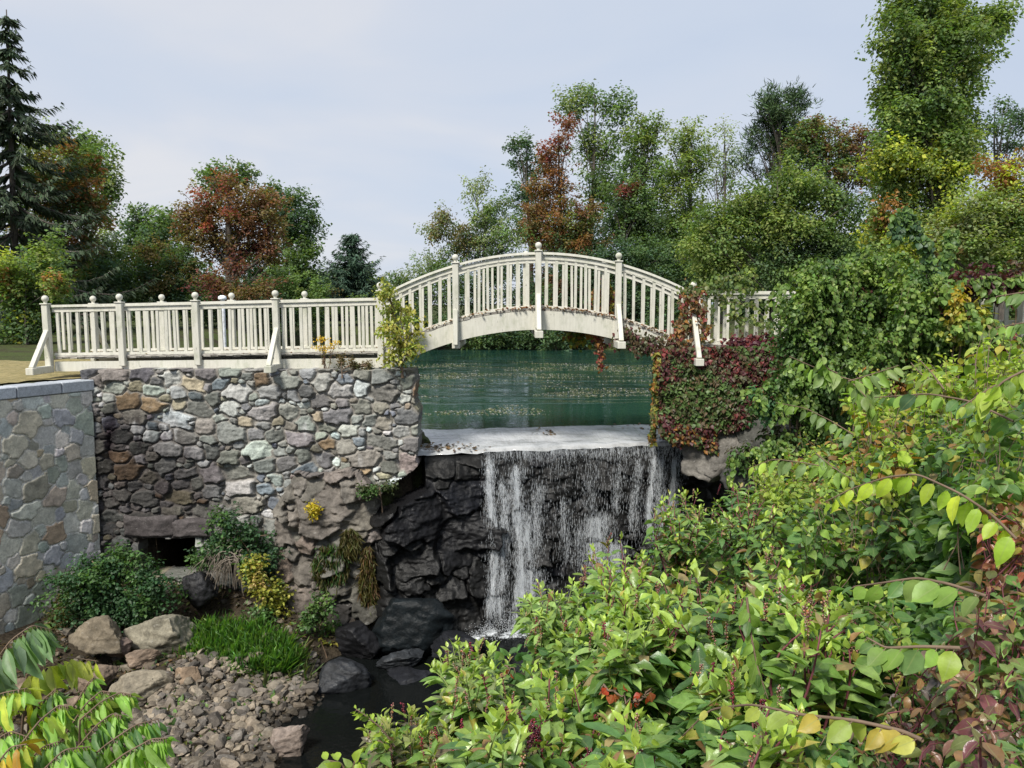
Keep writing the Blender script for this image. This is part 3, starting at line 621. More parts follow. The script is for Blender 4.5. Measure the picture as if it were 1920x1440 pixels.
rock('wet_boulder', 'squat black rock beside the foam of the waterfall', 862, 1215, 120, 60, 12.7, (.014, .015, .018), 126, 'wet')
rock('boulder', 'pale cracked ledge under the crimson creeper', 1352, 846, 165, 120, 14.6, (.15, .14, .125), 127, cuts=20, yaw=-.25)
rock('boulder', 'grey mossy block right of the pale cracked ledge', 1440, 830, 130, 110, 14.3, (.09, .09, .08), 128, cuts=16)
rock('boulder', 'dark block below the grey mossy block in the thicket', 1420, 895, 150, 90, 13.2, (.06, .06, .055), 129)
# brown rock outcrop under the wall's right end
u = np.arange(-4.55, -2.28, .02); v = np.arange(-.3, 3.35, .02); U, V = np.meshgrid(u, v)
idx, ed, lu, lv, ns, rr = stones(U, V, 91, .12, .46, 1.1, 900, p=7, warp=.14); r_ = np.random.default_rng(13); body = sstep(0, .5, ed); nz = fbm(P3(U, V), 2.2, 5, 93)
mid = np.clip(1 - ((U + 3.42) / 1.12) ** 2, 0, 1); H = .42 * mid ** .6 * sstep(3.35, 2.3, V) + .30 * sstep(1.5, -.2, V) + sstep(0, .3, ed) * (r_.uniform(.0, .13, ns)[idx] + r_.normal(0, .3, ns)[idx] * lu - .3 * lv) + .12 * nz + .09 * (1 - 2 * np.abs(fbm(P3(U * .9 + V * .5, V * 1.6), 2.3, 5, 96))) + .05 * fbm(P3(U + V, V * 3.2), 5, 5, 95, .6)
cs = palette(ns, [(.21, .19, .165), (.17, .15, .13), (.25, .22, .19), (.20, .155, .12), (.12, .115, .11)], [4, 3, 3, 2, 2], 29); colr = (.55 * cs[idx] + .45 * np.array([.175, .16, .14])) * .82 * (1 + .4 * nz[..., None])
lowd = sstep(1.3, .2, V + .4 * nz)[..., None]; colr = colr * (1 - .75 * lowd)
Pg = P3(U, 14.26 - H, V); ctr = np.abs(U + 3.42) < 1.12 * np.clip(.62 + .35 * sstep(3.3, 2.0, V) + .22 * nz, .2, 1.0); tpz = V < 3.15 + .25 * fbm(P3(U, V * 0), 2, 3, 97)
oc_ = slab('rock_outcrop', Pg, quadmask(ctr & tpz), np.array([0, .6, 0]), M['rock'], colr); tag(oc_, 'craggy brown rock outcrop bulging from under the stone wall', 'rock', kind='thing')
# gravel bank of fist sized cobbles
bm = bmesh.new(); bmesh.ops.create_icosphere(bm, subdivisions=2, radius=1); SV = np.array([v.co for v in bm.verts]); ST = np.array([[v.index for v in f.verts] for f in bm.faces]); bm.free()
vars_ = []
for k in range(10):
    V = SV.copy(); r_ = np.random.default_rng(200 + k)
    for c in range(9):
        n = unit(r_.normal(size=3)); d = r_.uniform(.38, .82); e = V @ n - d; V = V - np.where(e > 0, e, 0)[:, None] * n
    vars_.append(V / np.abs(V).max(0))
GP = [atz(px, py, .2)[:2] for px, py in ((300, 1330), (420, 1262), (560, 1240), (575, 1290), (520, 1350), (500, 1445), (410, 1500), (280, 1450), (250, 1370))]
gp, gs = [], []
while len(gp) < 3400:
    x, y = rng.uniform(-6.4, -2.6), rng.uniform(9.0, 12.9)
    d = poly_sd(np.array([[x, y]]), GP)[0] + .12 * float(vnoise(np.array([x * 2, y * 2, 0])))
    if d < 0 or (d < .45 and rng.random() < .25): gp.append((x, y)); gs.append(rng.choice([.032, .045, .06, .085, .12], p=[.3, .3, .24, .12, .04]) * rng.uniform(.8, 1.2))
gp = np.array(gp); gz = ground_z(gp[:, 0], gp[:, 1]); VV, TT, CC = [], [], []
for k in range(len(gp)):
    V = vars_[k % 10] * gs[k] * np.array([1.0, rng.uniform(.6, .95), rng.uniform(.5, .75)]); a = rng.uniform(0, 6.28); b = rng.normal(0, .35)
    V = np.stack([V[:, 0] * math.cos(b) - V[:, 2] * math.sin(b), V[:, 1], V[:, 0] * math.sin(b) + V[:, 2] * math.cos(b)], 1)
    V = np.stack([V[:, 0] * math.cos(a) - V[:, 1] * math.sin(a), V[:, 0] * math.sin(a) + V[:, 1] * math.cos(a), V[:, 2]], 1)
    z = gz[k] + gs[k] * rng.uniform(.1, .75); VV.append(V + (gp[k][0], gp[k][1], z)); TT.append(ST + k * len(SV))
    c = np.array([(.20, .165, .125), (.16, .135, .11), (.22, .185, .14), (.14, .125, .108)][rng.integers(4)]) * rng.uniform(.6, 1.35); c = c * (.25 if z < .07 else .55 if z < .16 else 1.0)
    CC.append(np.repeat(c[None], len(SV), 0))
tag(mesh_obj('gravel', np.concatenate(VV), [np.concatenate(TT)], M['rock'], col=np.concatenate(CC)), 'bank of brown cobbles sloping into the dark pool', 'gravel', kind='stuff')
# ------------------------------------------------------------------ white footbridge
FY, RY = 14.66, 15.92                     # front and rear rails
XC = at(1012, 473, FY)[0]; KX = .0892
def lineZ(pts):                           # heights along the bridge from pixels on its front face
    w_ = [at(a, b, FY) for a, b in pts]; return np.array([p[0] for p in w_]), np.array([p[2] for p in w_])
XA, XB = at(715, 560, FY)[0], at(1298, 560, FY)[0]; XL = at(93, 600, FY)[0]; XR = at(1575, 560, FY)[0]
LR = lineZ([(93, 572), (715, 558)]); LB = lineZ([(100, 662), (715, 653)]); LM = lineZ([(100, 678), (715, 671)]); LN = lineZ([(100, 696), (715, 690)])
def arcz(py): z0 = at(1012, py, FY)[2]; return lambda x: z0 - KX * (x - XC) ** 2
A_top, A_bot, A_bt, A_bl = arcz(473), arcz(573), arcz(583), arcz(618)
zi = lambda L: (lambda x: np.interp(x, L[0], L[1], left=L[1][0], right=L[1][1]) if np.isscalar(x) else np.interp(x, L[0], L[1]))
RT, RB, RM, RN = (at(1370, y, FY)[2] for y in (546, 641, 655, 670))
def const(c): return lambda x: c
def runbar(mb, x0, x1, f, y, w, h, n, bev=.006):
    """a board following the height line f(x): one swept box"""
    xs = np.linspace(x0, x1, n + 1); V = []
    for x in xs:
        z = float(f(x)); V += [(x, y - w / 2, z - h), (x, y + w / 2, z - h), (x, y + w / 2 - bev, z), (x, y - w / 2 + bev, z)]
    m = len(xs); Q = []
    for k in range(m - 1):
        for e in range(4): Q.append((k * 4 + e, k * 4 + (e + 1) % 4, k * 4 + 4 + (e + 1) % 4, k * 4 + 4 + e))
    Q += [(0, 3, 2, 1), ((m - 1) * 4, (m - 1) * 4 + 1, (m - 1) * 4 + 2, (m - 1) * 4 + 3)]
    mb.add(V, Q)
BALL = [(0.001, -.005)] + [(.062 * math.sin(t), .074 - .062 * math.cos(t)) for t in np.linspace(.35, math.pi, 12)]
BALL = [(.03, -.02), (.032, .012)] + BALL[2:]
def post(root, x, y, z0, z1, w=.112, lean=0, small=False):
    mb = MB(); mb.hexa([(x - w / 2, y - w / 2, z0), (x + w / 2, y - w / 2, z0), (x + w / 2, y + w / 2, z0), (x - w / 2, y + w / 2, z0), (x - w / 2 + lean, y - w / 2, z1), (x + w / 2 + lean, y - w / 2, z1), (x + w / 2 + lean, y + w / 2, z1), (x - w / 2 + lean, y + w / 2, z1)], .008)
    p = mb.build('post', M['paint'], root)
    mb = MB(); c = w * .66; mb.box((x + lean - c, y - c, z1 + .002), (x + lean + c, y + c, z1 + .026), .006); mb.build('post_cap', M['paint'], p)
    mb = MB(); mb.lathe(BALL, (x + lean, y, z1 + .04), 20); mb.build('ball_finial', M['paint'], p, smooth=True)
    return p
def brace(root, x, y, ya, za, zb):
    """outrigger strut from the end of a cross beam up to the post"""
    mb = MB(); mb.bar((x, ya, za), (x, y, zb), .085, .085, (1, 0, 0), .006); mb.build('brace', M['paint'], root)
def cross_beam(root, x, y0, y1, z, w=.13, h=.14):
    mb = MB(); mb.box((x - w / 2, y0, z - h), (x + w / 2, y1, z), .008); mb.build('cross_beam', M['paint'], root)
def balusters(root, xs, y, f0, f1, w=.052):
    for x in xs:
        t = rng.normal(0, .006); ww = w * rng.uniform(.9, 1.08); a, b = float(f0(x)), float(f1(x)); mb = MB()
        mb.hexa([(x - ww / 2, y - .02, a), (x + ww / 2, y - .02, a), (x + ww / 2, y + .02, a), (x - ww / 2, y + .02, a), (x - ww / 2 + t, y - .02, b), (x + ww / 2 + t, y - .02, b), (x + ww / 2 + t, y + .02, b), (x - ww / 2 + t, y + .02, b)])
        mb.build('baluster', M['paint'], root)
def rails(root, x0, x1, ft, fb, y, n):
    mb = MB(); runbar(mb, x0, x1, ft, y, .13, .045, n); mb.build('handrail', M['paint'], root)
    mb = MB(); runbar(mb, x0, x1, lambda x: ft(x) - .062, y, .06, .075, n); mb.build('sub_rail', M['paint'], root)
    mb = MB(); runbar(mb, x0, x1, fb, y, .075, .05, n); mb.build('bottom_rail', M['paint'], root)
def planks(root, x0, x1, f, n, thick=.042):
    """deck boards with worn, uneven ends"""
    mb = MB(); xs = np.linspace(x0, x1, n + 1)
    for a, b in zip(xs[:-1], xs[1:]):
        za, zb = float(f(a)), float(f(b)); e0, e1 = rng.uniform(-.02, .03), rng.uniform(-.02, .03); d = rng.uniform(-.008, .008); g = .006
        y0, y1 = FY - .065 + e0 * .5, RY + .07 + e1
        mb.hexa([(a + g, y0, za - thick + d), (b - g, y0, zb - thick + d), (b - g, y1, zb - thick + d), (a + g, y1, za - thick + d), (a + g, y0, za + d), (b - g, y0, zb + d), (b - g, y1, zb + d), (a + g, y1, za + d)])
    mb.build('deck', M['wood'], root)
# --- flat walkway on the stone wall
wk = thing('walkway', 'flat white walkway with balustrades standing on the stone wall', 'walkway', (XL, FY, zi(LN)(XL)))
lt, lb, lm, ln = zi(LR), zi(LB), zi(LM), zi(LN)
for y, off in ((FY, 0), (RY, .0)):
    rails(wk, XL + .07, XA, lambda x: lt(x), lambda x: lb(x), y, 12)
    mb = MB(); runbar(mb, XL + .08, XA - .02, lambda x: lm(x), y - .02 * (1 if y == FY else -1), .085, .185, 8); mb.build('side_beam', M['paint'], wk)
planks(wk, XL + .1, XA, lambda x: lb(x) - .062, 44)
mb = MB(); runbar(mb, XL + .1, XA - .05, lambda x: lb(x) - .056, FY - .06, .028, .026, 8); mb.build('deck_edge_board', M['wood'], wk)
fp = [at(p, 600, FY)[0] for p in (93, 231, 372, 521)]; rp = [at(p, 600, RY)[0] for p in (174, 303, 434, 571)]
for k, x in enumerate(fp): post(wk, x, FY - .085, ln(x) - .0 if k not in (1, 2) else lm(x) - .09, lt(x) + .006, lean=-.01)
for x in rp: post(wk, x, RY + .05, lb(x) - .2, lt(x) + .010, .112)
for k, x in enumerate((fp[0], fp[3])):
    cross_beam(wk, x, FY - .72, FY - .06, ln(x) + .115, .14, .13); brace(wk, x, FY - .10, FY - .64, ln(x) + .10, ln(x) + .78)
for x in (rp[0], rp[3]): cross_beam(wk, x, RY - .06, RY + .7, lm(x) - .03); brace(wk, x, RY + .08, RY + .62, lm(x), lm(x) + .62)
def spaced(x0, x1, st, skip=(), jitter=.02):
    n = max(1, int(round((x1 - x0) / st))); return [x for x in np.linspace(x0, x1, n + 1)[1:-1] + rng.uniform(-jitter, jitter, n - 1) if all(abs(x - s) > .085 for s in skip)]
balusters(wk, spaced(fp[0], XA, .172, fp), FY + .002, lambda x: lb(x) - .01, lambda x: lt(x) - .06)
balusters(wk, spaced(rp[0] - .8, XA, .172, rp), RY, lambda x: lb(x) - .01, lambda x: lt(x) - .06)
# --- arched span
ab = thing('footbridge', 'arched white wooden footbridge spanning the gap above the waterfall', 'bridge', (XC, FY, A_bl(XC)))
ap = [at(p, 560, FY)[0] for p in (714, 855, 1009, 1158, 1298)]; ar = [x + .03 for x in ap]
for y in (FY, RY):
    rails(ab, XA + .01, XB, A_top, A_bot, y, 40)
    mb = MB(); xs = np.linspace(XA + .04, XB - .02, 41); V = []; yy = y + (-.02 if y == FY else .02)
    for x in xs:
        zt, zb = A_bt(x), A_bl(x); V += [(x, yy - .045, zb), (x, yy + .045, zb), (x, yy + .045, zt), (x, yy - .045, zt)]
    Q = [(k * 4 + e, k * 4 + (e + 1) % 4, k * 4 + 4 + (e + 1) % 4, k * 4 + 4 + e) for k in range(40) for e in range(4)] + [(0, 3, 2, 1), (160, 161, 162, 163)]
    mb.add(V, Q); mb.build('arched_beam', M['paint'], ab)
planks(ab, XA + .03, XB, lambda x: A_bot(x) - .054, 46)
for k, x in enumerate(ap):
    zb = (A_bl(x) - .13) if k == 1 else (A_bl(x) + .03) if k in (2, 3) else (lm(XA) - .17 if k == 0 else RN - .05)
    post(ab, x, FY - .085, zb, A_top(x) + (.008 if k not in (0, 4) else .07 if k == 0 else .02))
    if k in (1, 2, 3): cross_beam(ab, x, FY - (.10 if k == 1 else .66), RY + .5, A_bl(x) - .004, .15, .13)
    if k in (2, 3): brace(ab, x, FY - .14, FY - .58, A_bl(x) + .0, A_bl(x) + .66)
    if k == 1: brace(ab, x, FY - .14, FY - .22, A_bl(x) - .06, A_bl(x) + .60)
for k, x in enumerate(ar):
    if k in (1, 3): post(ab, x - .12, RY + .09, A_bl(x), A_top(x) - .03, .12)
    if k == 2: post(ab, x - .24, RY + .09, A_bl(x), A_top(x) - .06, .12)
cross_beam(ab, ap[4], FY - .74, FY - .02, RN + .02, .15, .13); brace(ab, ap[4], FY - .14, FY - .66, RN + .02, RN + .82)
balusters(ab, spaced(XA, XB, .182, ap, .008), FY + .002, lambda x: A_bot(x) - .01, lambda x: A_top(x) - .06)
balusters(ab, spaced(XA + .08, XB, .182, (), .008), RY, lambda x: A_bot(x) - .01, lambda x: A_top(x) - .06, .05)
# --- right hand walkway, mostly buried in creepers
rk = thing('walkway', 'short white railing section half buried in creepers right of the arch', 'walkway', (XB, FY, RN))
for y in (FY, RY):
    rails(rk, XB + .08, XR, const(RT), const(RB), y, 6)
    mb = MB(); runbar(mb, XB + .05, XR, const(RM), y, .085, .17, 4); mb.build('side_beam', M['paint'], rk)
    balusters(rk, spaced(XB + .05, XR, .19), y, const(RB - .01), const(RT - .06), .06)
planks(rk, XB + .02, XR, const(RB - .055), 18)
# --- picket railing far right
fn = thing('fence', 'weathered white picket railing behind the maroon creeper at the right edge', 'fence', at(1860, 610, 12.0))
FZ0, FZ1 = at(1860, 612, 12.)[2], at(1860, 536, 12.)[2]; fx0, fx1 = at(1800, 560, 12.)[0], at(1990, 560, 12.)[0]
for z in (FZ0 + .06, FZ1 - .02):
    mb = MB(); mb.box((fx0, 11.98, z - .035), (fx1, 12.05, z + .035), .005); mb.build('rail', M['paint'], fn)
for x in spaced(fx0, fx1, .17, [at(1913, 560, 12)[0]]):
    mb = MB(); mb.box((x - .03, 11.95, FZ0 - .12), (x + .03, 11.978, FZ1 + .03), .003); mb.build('picket', M['paint'], fn)
x = at(1913, 560, 12)[0]; mb = MB(); mb.box((x - .075, 11.8, FZ0 - .5), (x + .075, 11.94, FZ1 + .06), .008); mb.box((x - .095, 11.78, FZ1 + .062), (x + .095, 11.96, FZ1 + .09), .006); mb.build('fence_post', M['paint'], fn)
# --- pale post seen behind the walkway
p = at(420, 640, 17.6); pt_ = at(417, 556, 17.6)
lp = thing('marker_post', 'bluish white post with a round flat cap standing behind the walkway', 'post', (p[0], 17.6, p[2] - .3))
mb = MB(); mb.lathe([(.0, -.02), (.055, -.02), (.05, 0), (.05, pt_[2] - p[2] + .22), (.0, pt_[2] - p[2] + .22)], (p[0], 17.6, p[2] - .3), 14); mb.build('shaft', M['signpaint'], lp)
mb = MB(); mb.lathe([(.0, 0), (.085, 0), (.095, .03), (.085, .075), (.04, .10), (0.0, .105)], (p[0], 17.6, pt_[2] - .075), 16); mb.build('cap', M['signpaint'], lp, smooth=True)
# red and brown leaves lying along the decks
lf = Leaves(); n = 900; xs = XA + (XB - XA) * rng.beta(2.2, 1.6, n); P = np.stack([xs, np.where(rng.random(n) < .7, FY - .03 + rng.normal(0, .05, n), rng.uniform(FY, RY, n)), A_bot(xs) - .045 + rng.uniform(0, .03, n)], 1)
lf.add(P, rdir(n) * np.array([1, 1, .2]), np.array([0, 0, 1.]) + .5 * rdir(n), rng.uniform(.04, .08, n), rng.uniform(.03, .06, n), np.array([(.22, .05, .03), (.26, .11, .04), (.14, .07, .04), (.30, .18, .08)])[rng.integers(0, 4, n)])
n = 260; xs = rng.uniform(XL, XA, n); P = np.stack([xs, rng.uniform(FY - .1, RY, n), lb(xs) - .05 + rng.uniform(0, .02, n)], 1)
lf.add(P, rdir(n) * np.array([1, 1, .2]), np.array([0, 0, 1.]) + .5 * rdir(n), .05, .04, np.array([(.18, .09, .04), (.24, .15, .07)])[rng.integers(0, 2, n)])
tag(lf.build('fallen_leaves', 'far', M['leaf']), 'red and brown fallen leaves along the bridge decks', 'leaves', kind='stuff')
lf = Leaves(); n = 260
for c0_, sx, m in ((L0 + CD * .3 + np.array([0, .25, .03]), .45, 130), (R1 - CD * .35 + np.array([0, -.2, 0.01]), .35, 60), (R0 - CD * .15 + np.array([0, .3, .05]), .25, 60), ((L0 + L1 + R0 + R1) / 4 + np.array([-.1, .2, .03]), .15, 20)):
    P = c0_ + np.stack([rng.normal(0, sx, m), rng.normal(0, .14, m), np.zeros(m)], 1)
    tq = np.clip((P[:, 1] - (L0[1] + (P[:, 0] - L0[0]) * (R0[1] - L0[1]) / (R0[0] - L0[0]))) / 1.6, 0, 1); P[:, 2] = L0[2] + (POND_Z - L0[2]) * (1 - (1 - tq) ** 1.15) + .02
    lf.add(P, rdir(m) * np.array([1, 1, .15]), np.array([0, 0, 1.]) + .4 * rdir(m), rng.uniform(.05, .12, m), .06, np.array([(.10, .05, .03), (.05, .04, .03), (.20, .12, .06)])[rng.integers(0, 3, m)])
tag(lf.build('drifted_leaves', 'far', M['leaf']), 'dark leaves stranded on the spillway crest', 'leaves', kind='stuff')
# ------------------------------------------------------------------ trees beyond the pond
G1, G2, G3, G4 = (.086, .130, .046), (.062, .100, .048), (.135, .170, .052), (.045, .078, .050)      # mid, deep, yellow and blue greens
YG, GY, RB, OR, RD, DR, BN = (.23, .25, .04), (.155, .185, .095), (.165, .080, .055), (.24, .115, .050), (.22, .055, .05), (.125, .04, .045), (.155, .12, .055)
_K = 1.72
G1, G2, G3, G4, YG, GY, RB, OR, RD, DR, BN = (tuple(_K * x * (.74 if c[0] > c[1] else 1) for x in c) for c in (G1, G2, G3, G4, YG, GY, RB, OR, RD, DR, BN))
def limb(mb, a, b, r0, r1, sag=.12, n=6, sides=5):
    t = np.linspace(0, 1, n)[:, None]; p = a + (b - a) * t; L = np.linalg.norm(b - a)
    p[:, 2] += (np.sin(t[:, 0] * math.pi) * sag * L * .5); p += .035 * L * np.sin(t * 3.1) * rng.normal(size=3)
    mb.tube(p, np.linspace(r0, r1, n), sides)
def crown_fill(lf, c, rad, cols, dens, size, gap=.0, clump=None, droop=0.0, wt=None, mb=None, root=None, fill=1.1, wr=(.5, .75)):
    """leaf clumps through an ellipsoid, with a limb into each of them"""
    vol = rad[0] * rad[1] * rad[2]; rc = clump or float(np.clip(.34 * min(rad[0], rad[2]), .45, 1.25))
    rad = tuple(max(.45 * r_, r_ - .20 * rc) for r_ in rad); nc = int(max(7, 1.7 * fill * vol / rc ** 3)); D = rdir(nc); rr_ = rng.uniform(.35, 1.0, nc) ** .6
    CC = c + D * rr_[:, None] * np.array(rad) * (1 + .22 * rng.normal(size=(nc, 1)) * (rng.random((nc, 1)) < .5))
    kk = rng.choice(len(cols), nc, p=None if wt is None else np.array(wt) / sum(wt))
    ne = int(nc * .4); CC = np.vstack([CC, c + rdir(ne) * rng.uniform(.98, 1.28, (ne, 1)) * np.array(rad)]); kk = np.append(kk, rng.choice(kk, ne))   # stray sprigs round the outline
    for n in range(nc + ne):
        if rng.random() < gap: continue
        r = rc * (rng.uniform(.6, 1.2) if n < nc else rng.uniform(.22, .55)); m = int(max(9, 6.0 * dens * r * r / (size * size)))
        d = rdir(m); d[:, 2] = np.where(rng.random(m) < .35, np.abs(d[:, 2]), d[:, 2]); q = rng.uniform(.15, 1.0, m) ** .6 * rng.uniform(.8, 1.25, m)
        w0 = unit(CC[n] - c + np.array([0, 0, .25 * rc]) + .25 * rc * rng.normal(size=3)); o_ = d * (r * q)[:, None] * .82; P = CC[n] + o_ + w0 * (o_ @ w0)[:, None] * .95      # sprays that point outwards
        N = unit(d * .55 + np.array([0, 0, .75]) + .55 * rng.normal(size=(m, 3))); A = unit(rng.normal(size=(m, 3)) * np.array([1, 1, .35]) + d * .5 - np.array([0, 0, .35 + droop]))
        L = size * rng.uniform(.65, 1.35, m); lf.add(P, A, N, L, L * rng.uniform(*wr, m), jit(np.array(cols[kk[n]]) * rng.uniform(.72, 1.25), m, .28, .10))
        if mb is not None and rng.random() < .22: limb(mb, root + (c - root) * rng.uniform(.25, .75), CC[n], max(.015, .008 * np.linalg.norm(CC[n] - root)), .01)
def E(b, Y):
    cx, cy, rx, ry = b[:4]; c = at(cx, cy, Y); return c, (rx * Y / F, min(rx, max(ry, rx * .5)) * .85 * Y / F, ry * Y / F)
def tree(name, label, Y, blobs, cols, size=.22, dens=2.1, trunk=None, gap=.06, cat='tree', wt=None, tr=None, droop=0, clump=None, bark='bark', group='trees beyond the pond', fill=1.1, base=None, leaf='leaf_far', kind='far', wr=(.5, .75)):
    """blobs: pixel ellipses (cx, cy, rx, ry[, colours]) of the crown's masses, all at the tree's distance"""
    if leaf == 'leaf_far': size = size * .80
    if trunk is None: trunk = (blobs[0][0], max(b[1] - b[3] for b in blobs) - 0)
    p0 = at(trunk[0], 640, Y); g = float(ground_z(p0[0], Y)[0]) if base is None else base; top = at(trunk[0] + (trunk[2] if len(trunk) > 2 else 0), trunk[1], Y)
    root = np.array([p0[0], Y, g - .15]); t = thing(name, label, cat, (p0[0], Y, g), group); mb = MB(); Hh = top[2] - g
    k = np.linspace(0, 1, 12)[:, None]; pts = root + (top - root) * k; pts[:, :2] += .012 * Hh * np.sin(k * 5 + rng.uniform(0, 6, 2)); r0 = tr or max(.012, .014 * Hh)
    mb.tube(pts, r0 * (1.25 - 1.15 * k[:, 0]) * (1 + .4 * np.exp(-k[:, 0] * 14)), 8); lf = Leaves()
    for b in blobs:
        c, rad = E(b, Y + rng.uniform(-.02, .02) * min(Y, 30)); at_h = np.clip((c[2] - g) / max(Hh, .1) * .72, .15, .92); a = pts[int(at_h * 11)]
        limb(mb, a, c, r0 * (1.05 - at_h) * .5, .02, .1, 8, 6)
        crown_fill(lf, c, rad, b[4] if len(b) > 4 else cols, dens, size, gap, clump, droop, wt if len(b) <= 4 else None, mb, a, fill, wr)
    mb.build('trunk', M[bark], t, smooth=True); lf.build('crown', kind, M[leaf], t)
    return t
def conifer(name, label, Y, x, ytop, ybase, wbase, col, spire=1.0, up=.0, size=.5, whorls=26, group='trees beyond the pond', sparse=0.0, sway=0, y0=.12):
    """trunk with whorls of boughs that carry hanging or brush-like sprays of needles"""
    top = at(x + sway, ytop, Y); p0 = at(x, 640, Y); g = float(ground_z(p0[0], Y)[0]); root = np.array([p0[0], Y, g - .1]); Hh = top[2] - g
    zb = at(x, ybase, Y)[2]; t = thing(name, label, 'tree', (p0[0], Y, g), group); mb = MB(); k = np.linspace(0, 1, 14)[:, None]; pts = root + (top - root) * k
    mb.tube(pts, .014 * Hh * (1.05 - k[:, 0]) + .012, 8); lf = Leaves(); W = wbase * Y / F
    for w_ in range(whorls):
        f = (w_ + rng.uniform(-.3, .3)) / whorls; f = np.clip(f, 0, .985); z = zb + (top[2] - zb) * f; L0_ = W * (1 - f) ** spire * rng.uniform(.75, 1.15) + .18; base = root + (top - root) * ((z - root[2]) / (top[2] - root[2]))
        nb = 7 if f < .7 else 5; a0 = rng.uniform(0, 6.28)
        for b in range(nb):
            if rng.random() < sparse: continue
            a = a0 + b * 6.283 / nb + rng.normal(0, .2); L = L0_ * rng.uniform(.65, 1.2); n = max(5, int(L / .16)); s = np.linspace(0, 1, n)
            dirv = np.array([math.cos(a), math.sin(a), 0]); dz = up * s * L - (.30 - up * .3) * L * np.sin(s * 2.0) + .16 * L * s ** 3
            bp = base + dirv * (s * L)[:, None]; bp[:, 2] += dz; mb.tube(bp[::max(1, n // 6)], np.linspace(max(.012, .018 * L), .006, len(bp[::max(1, n // 6)])), 4, False)
            side = np.cross(dirv, [0, 0, 1.]); m = int(n * 7); j = rng.integers(int(n * .12), n, m); sd = rng.choice([-1, 1], m) * rng.uniform(.1, 1, m)
            ln_ = size * rng.uniform(.55, 1.2, m) * (1.15 - .6 * s[j]); A = unit(dirv * .75 + side * sd[:, None] * 1.0 + np.stack([0 * sd, 0 * sd, (-.55 + 1.25 * up) + rng.normal(0, .28, m)], 1))
            lf.add(bp[j] + rng.normal(0, .05, (m, 3)), A, np.array([0, 0, 1.]) + .5 * rng.normal(size=(m, 3)), ln_, ln_ * rng.uniform(.16, .30, m), jit(np.array(col) * rng.uniform(.8, 1.2), m, .3, .1))
    mb.build('trunk', M['bark'], t, smooth=True); lf.build('crown', 'needle', M['needle'], t); return t

# left bank
conifer('spruce_tree', 'tall dark spruce with a thin drooping spire at the left edge', 36, 34, 18, 610, 262, (.062, .088, .052), .92, 0, .52, 30, 'trees on the left bank', .22, -22)
tree('maple_tree', 'green maple turning orange beside the tall spruce', 40, [(120, 345, 62, 60, [OR, BN, G2, GY]), (75, 300, 55, 40, [BN, GY, G1]), (145, 410, 50, 60, [BN, G2, OR]), (60, 420, 70, 60, [G2, BN]), (150, 300, 40, 40, [OR, BN, G1]), (105, 480, 60, 55, [G2, BN])], [G1], .24, trunk=(110, 300), group='trees on the left bank')
tree('oak_tree', 'tall green oak with an open crown behind the orange maple', 47, [(165, 290, 48, 42), (195, 340, 42, 42), (110, 262, 46, 34), (190, 395, 34, 34), (212, 352, 24, 22), (150, 350, 50, 50)], [G1, G2, GY], .26, 1.7, trunk=(160, 260), gap=.16, group='trees on the left bank')
tree('shrub_tree', 'bright green young tree in front of the spruce at the left edge', 27, [(55, 530, 62, 62, [G1, G3, G2]), (20, 590, 55, 62, [G2, G1, YG]), (78, 470, 38, 36, [G3, G1]), (85, 590, 42, 56, [G2, G1]), (40, 650, 60, 40, [G4, G2]), (6, 520, 30, 40, [OR, YG, G3]), (112, 535, 22, 24, [YG, G3, OR])], [G1, G3], .17, 2.2, trunk=(50, 480), group='trees on the left bank')
tree('birch_tree', 'pale green rounded tree behind the left end of the walkway', 44, [(195, 470, 42, 40, [GY, G1]), (160, 500, 45, 45, [GY, G1, BN]), (205, 530, 46, 50, [G4, G2]), (165, 560, 50, 50, [G4, G2]), (228, 560, 34, 50, [GY, G1])], [G1], .22, trunk=(190, 440), group='trees on the left bank')
tree('oak_tree', 'blue-green rounded oak left of the russet maple', 58, [(280, 415, 48, 30, [G2, G1, G4]), (255, 455, 36, 40, [G4, G2]), (318, 420, 40, 32, [G1, G2]), (305, 460, 46, 40, [G2, G4]), (248, 430, 22, 24, [G4])], [G2], .30, 1.8, trunk=(285, 395), gap=.12, group='trees on the left bank')
tree('oak_tree', 'big dark green oak rising behind the russet maple', 60, [(425, 330, 50, 28, [G2, G1]), (395, 345, 28, 26, [G1, G2]), (460, 330, 24, 20, [G4, G2]), (540, 400, 52, 48, [G2, G4]), (565, 440, 42, 40, [G2, G4]), (520, 370, 36, 26, [G1, G2]), (560, 490, 40, 40, [G2, G1]), (500, 500, 60, 50, [G2, G4]), (590, 425, 22, 22, [G2]), (570, 530, 34, 30, [G2])], [G2], .30, 2.0, trunk=(470, 330), gap=.08, group='trees on the left bank')
tree('maple_tree', 'russet red maple with a dark forked trunk behind the walkway', 46, [(435, 385, 70, 50, [RB, RB, BN, RD]), (375, 400, 46, 40, [RB, BN, RB]), (490, 400, 50, 48, [RB, BN, RB]), (400, 450, 66, 40, [RB, BN, BN]), (475, 455, 60, 42, [DR, RB, BN]), (350, 425, 26, 24, [RB, BN]), (435, 345, 36, 26, [RB, BN, RD]), (515, 465, 22, 30, [RB, BN]), (510, 500, 22, 30, [BN, RB])], [RB], .22, 1.6, trunk=(432, 350), tr=.42, gap=.10, group='trees on the left bank')
tree('maple_shrub', 'low rust coloured shrub at the foot of the russet maple', 43, [(400, 530, 40, 32, [RB, BN, DR]), (470, 545, 52, 24, [RB, BN]), (430, 500, 26, 18, [RB, DR])], [RB], .2, 1.7, trunk=(430, 520), gap=.1, group='trees on the left bank', cat='shrub')
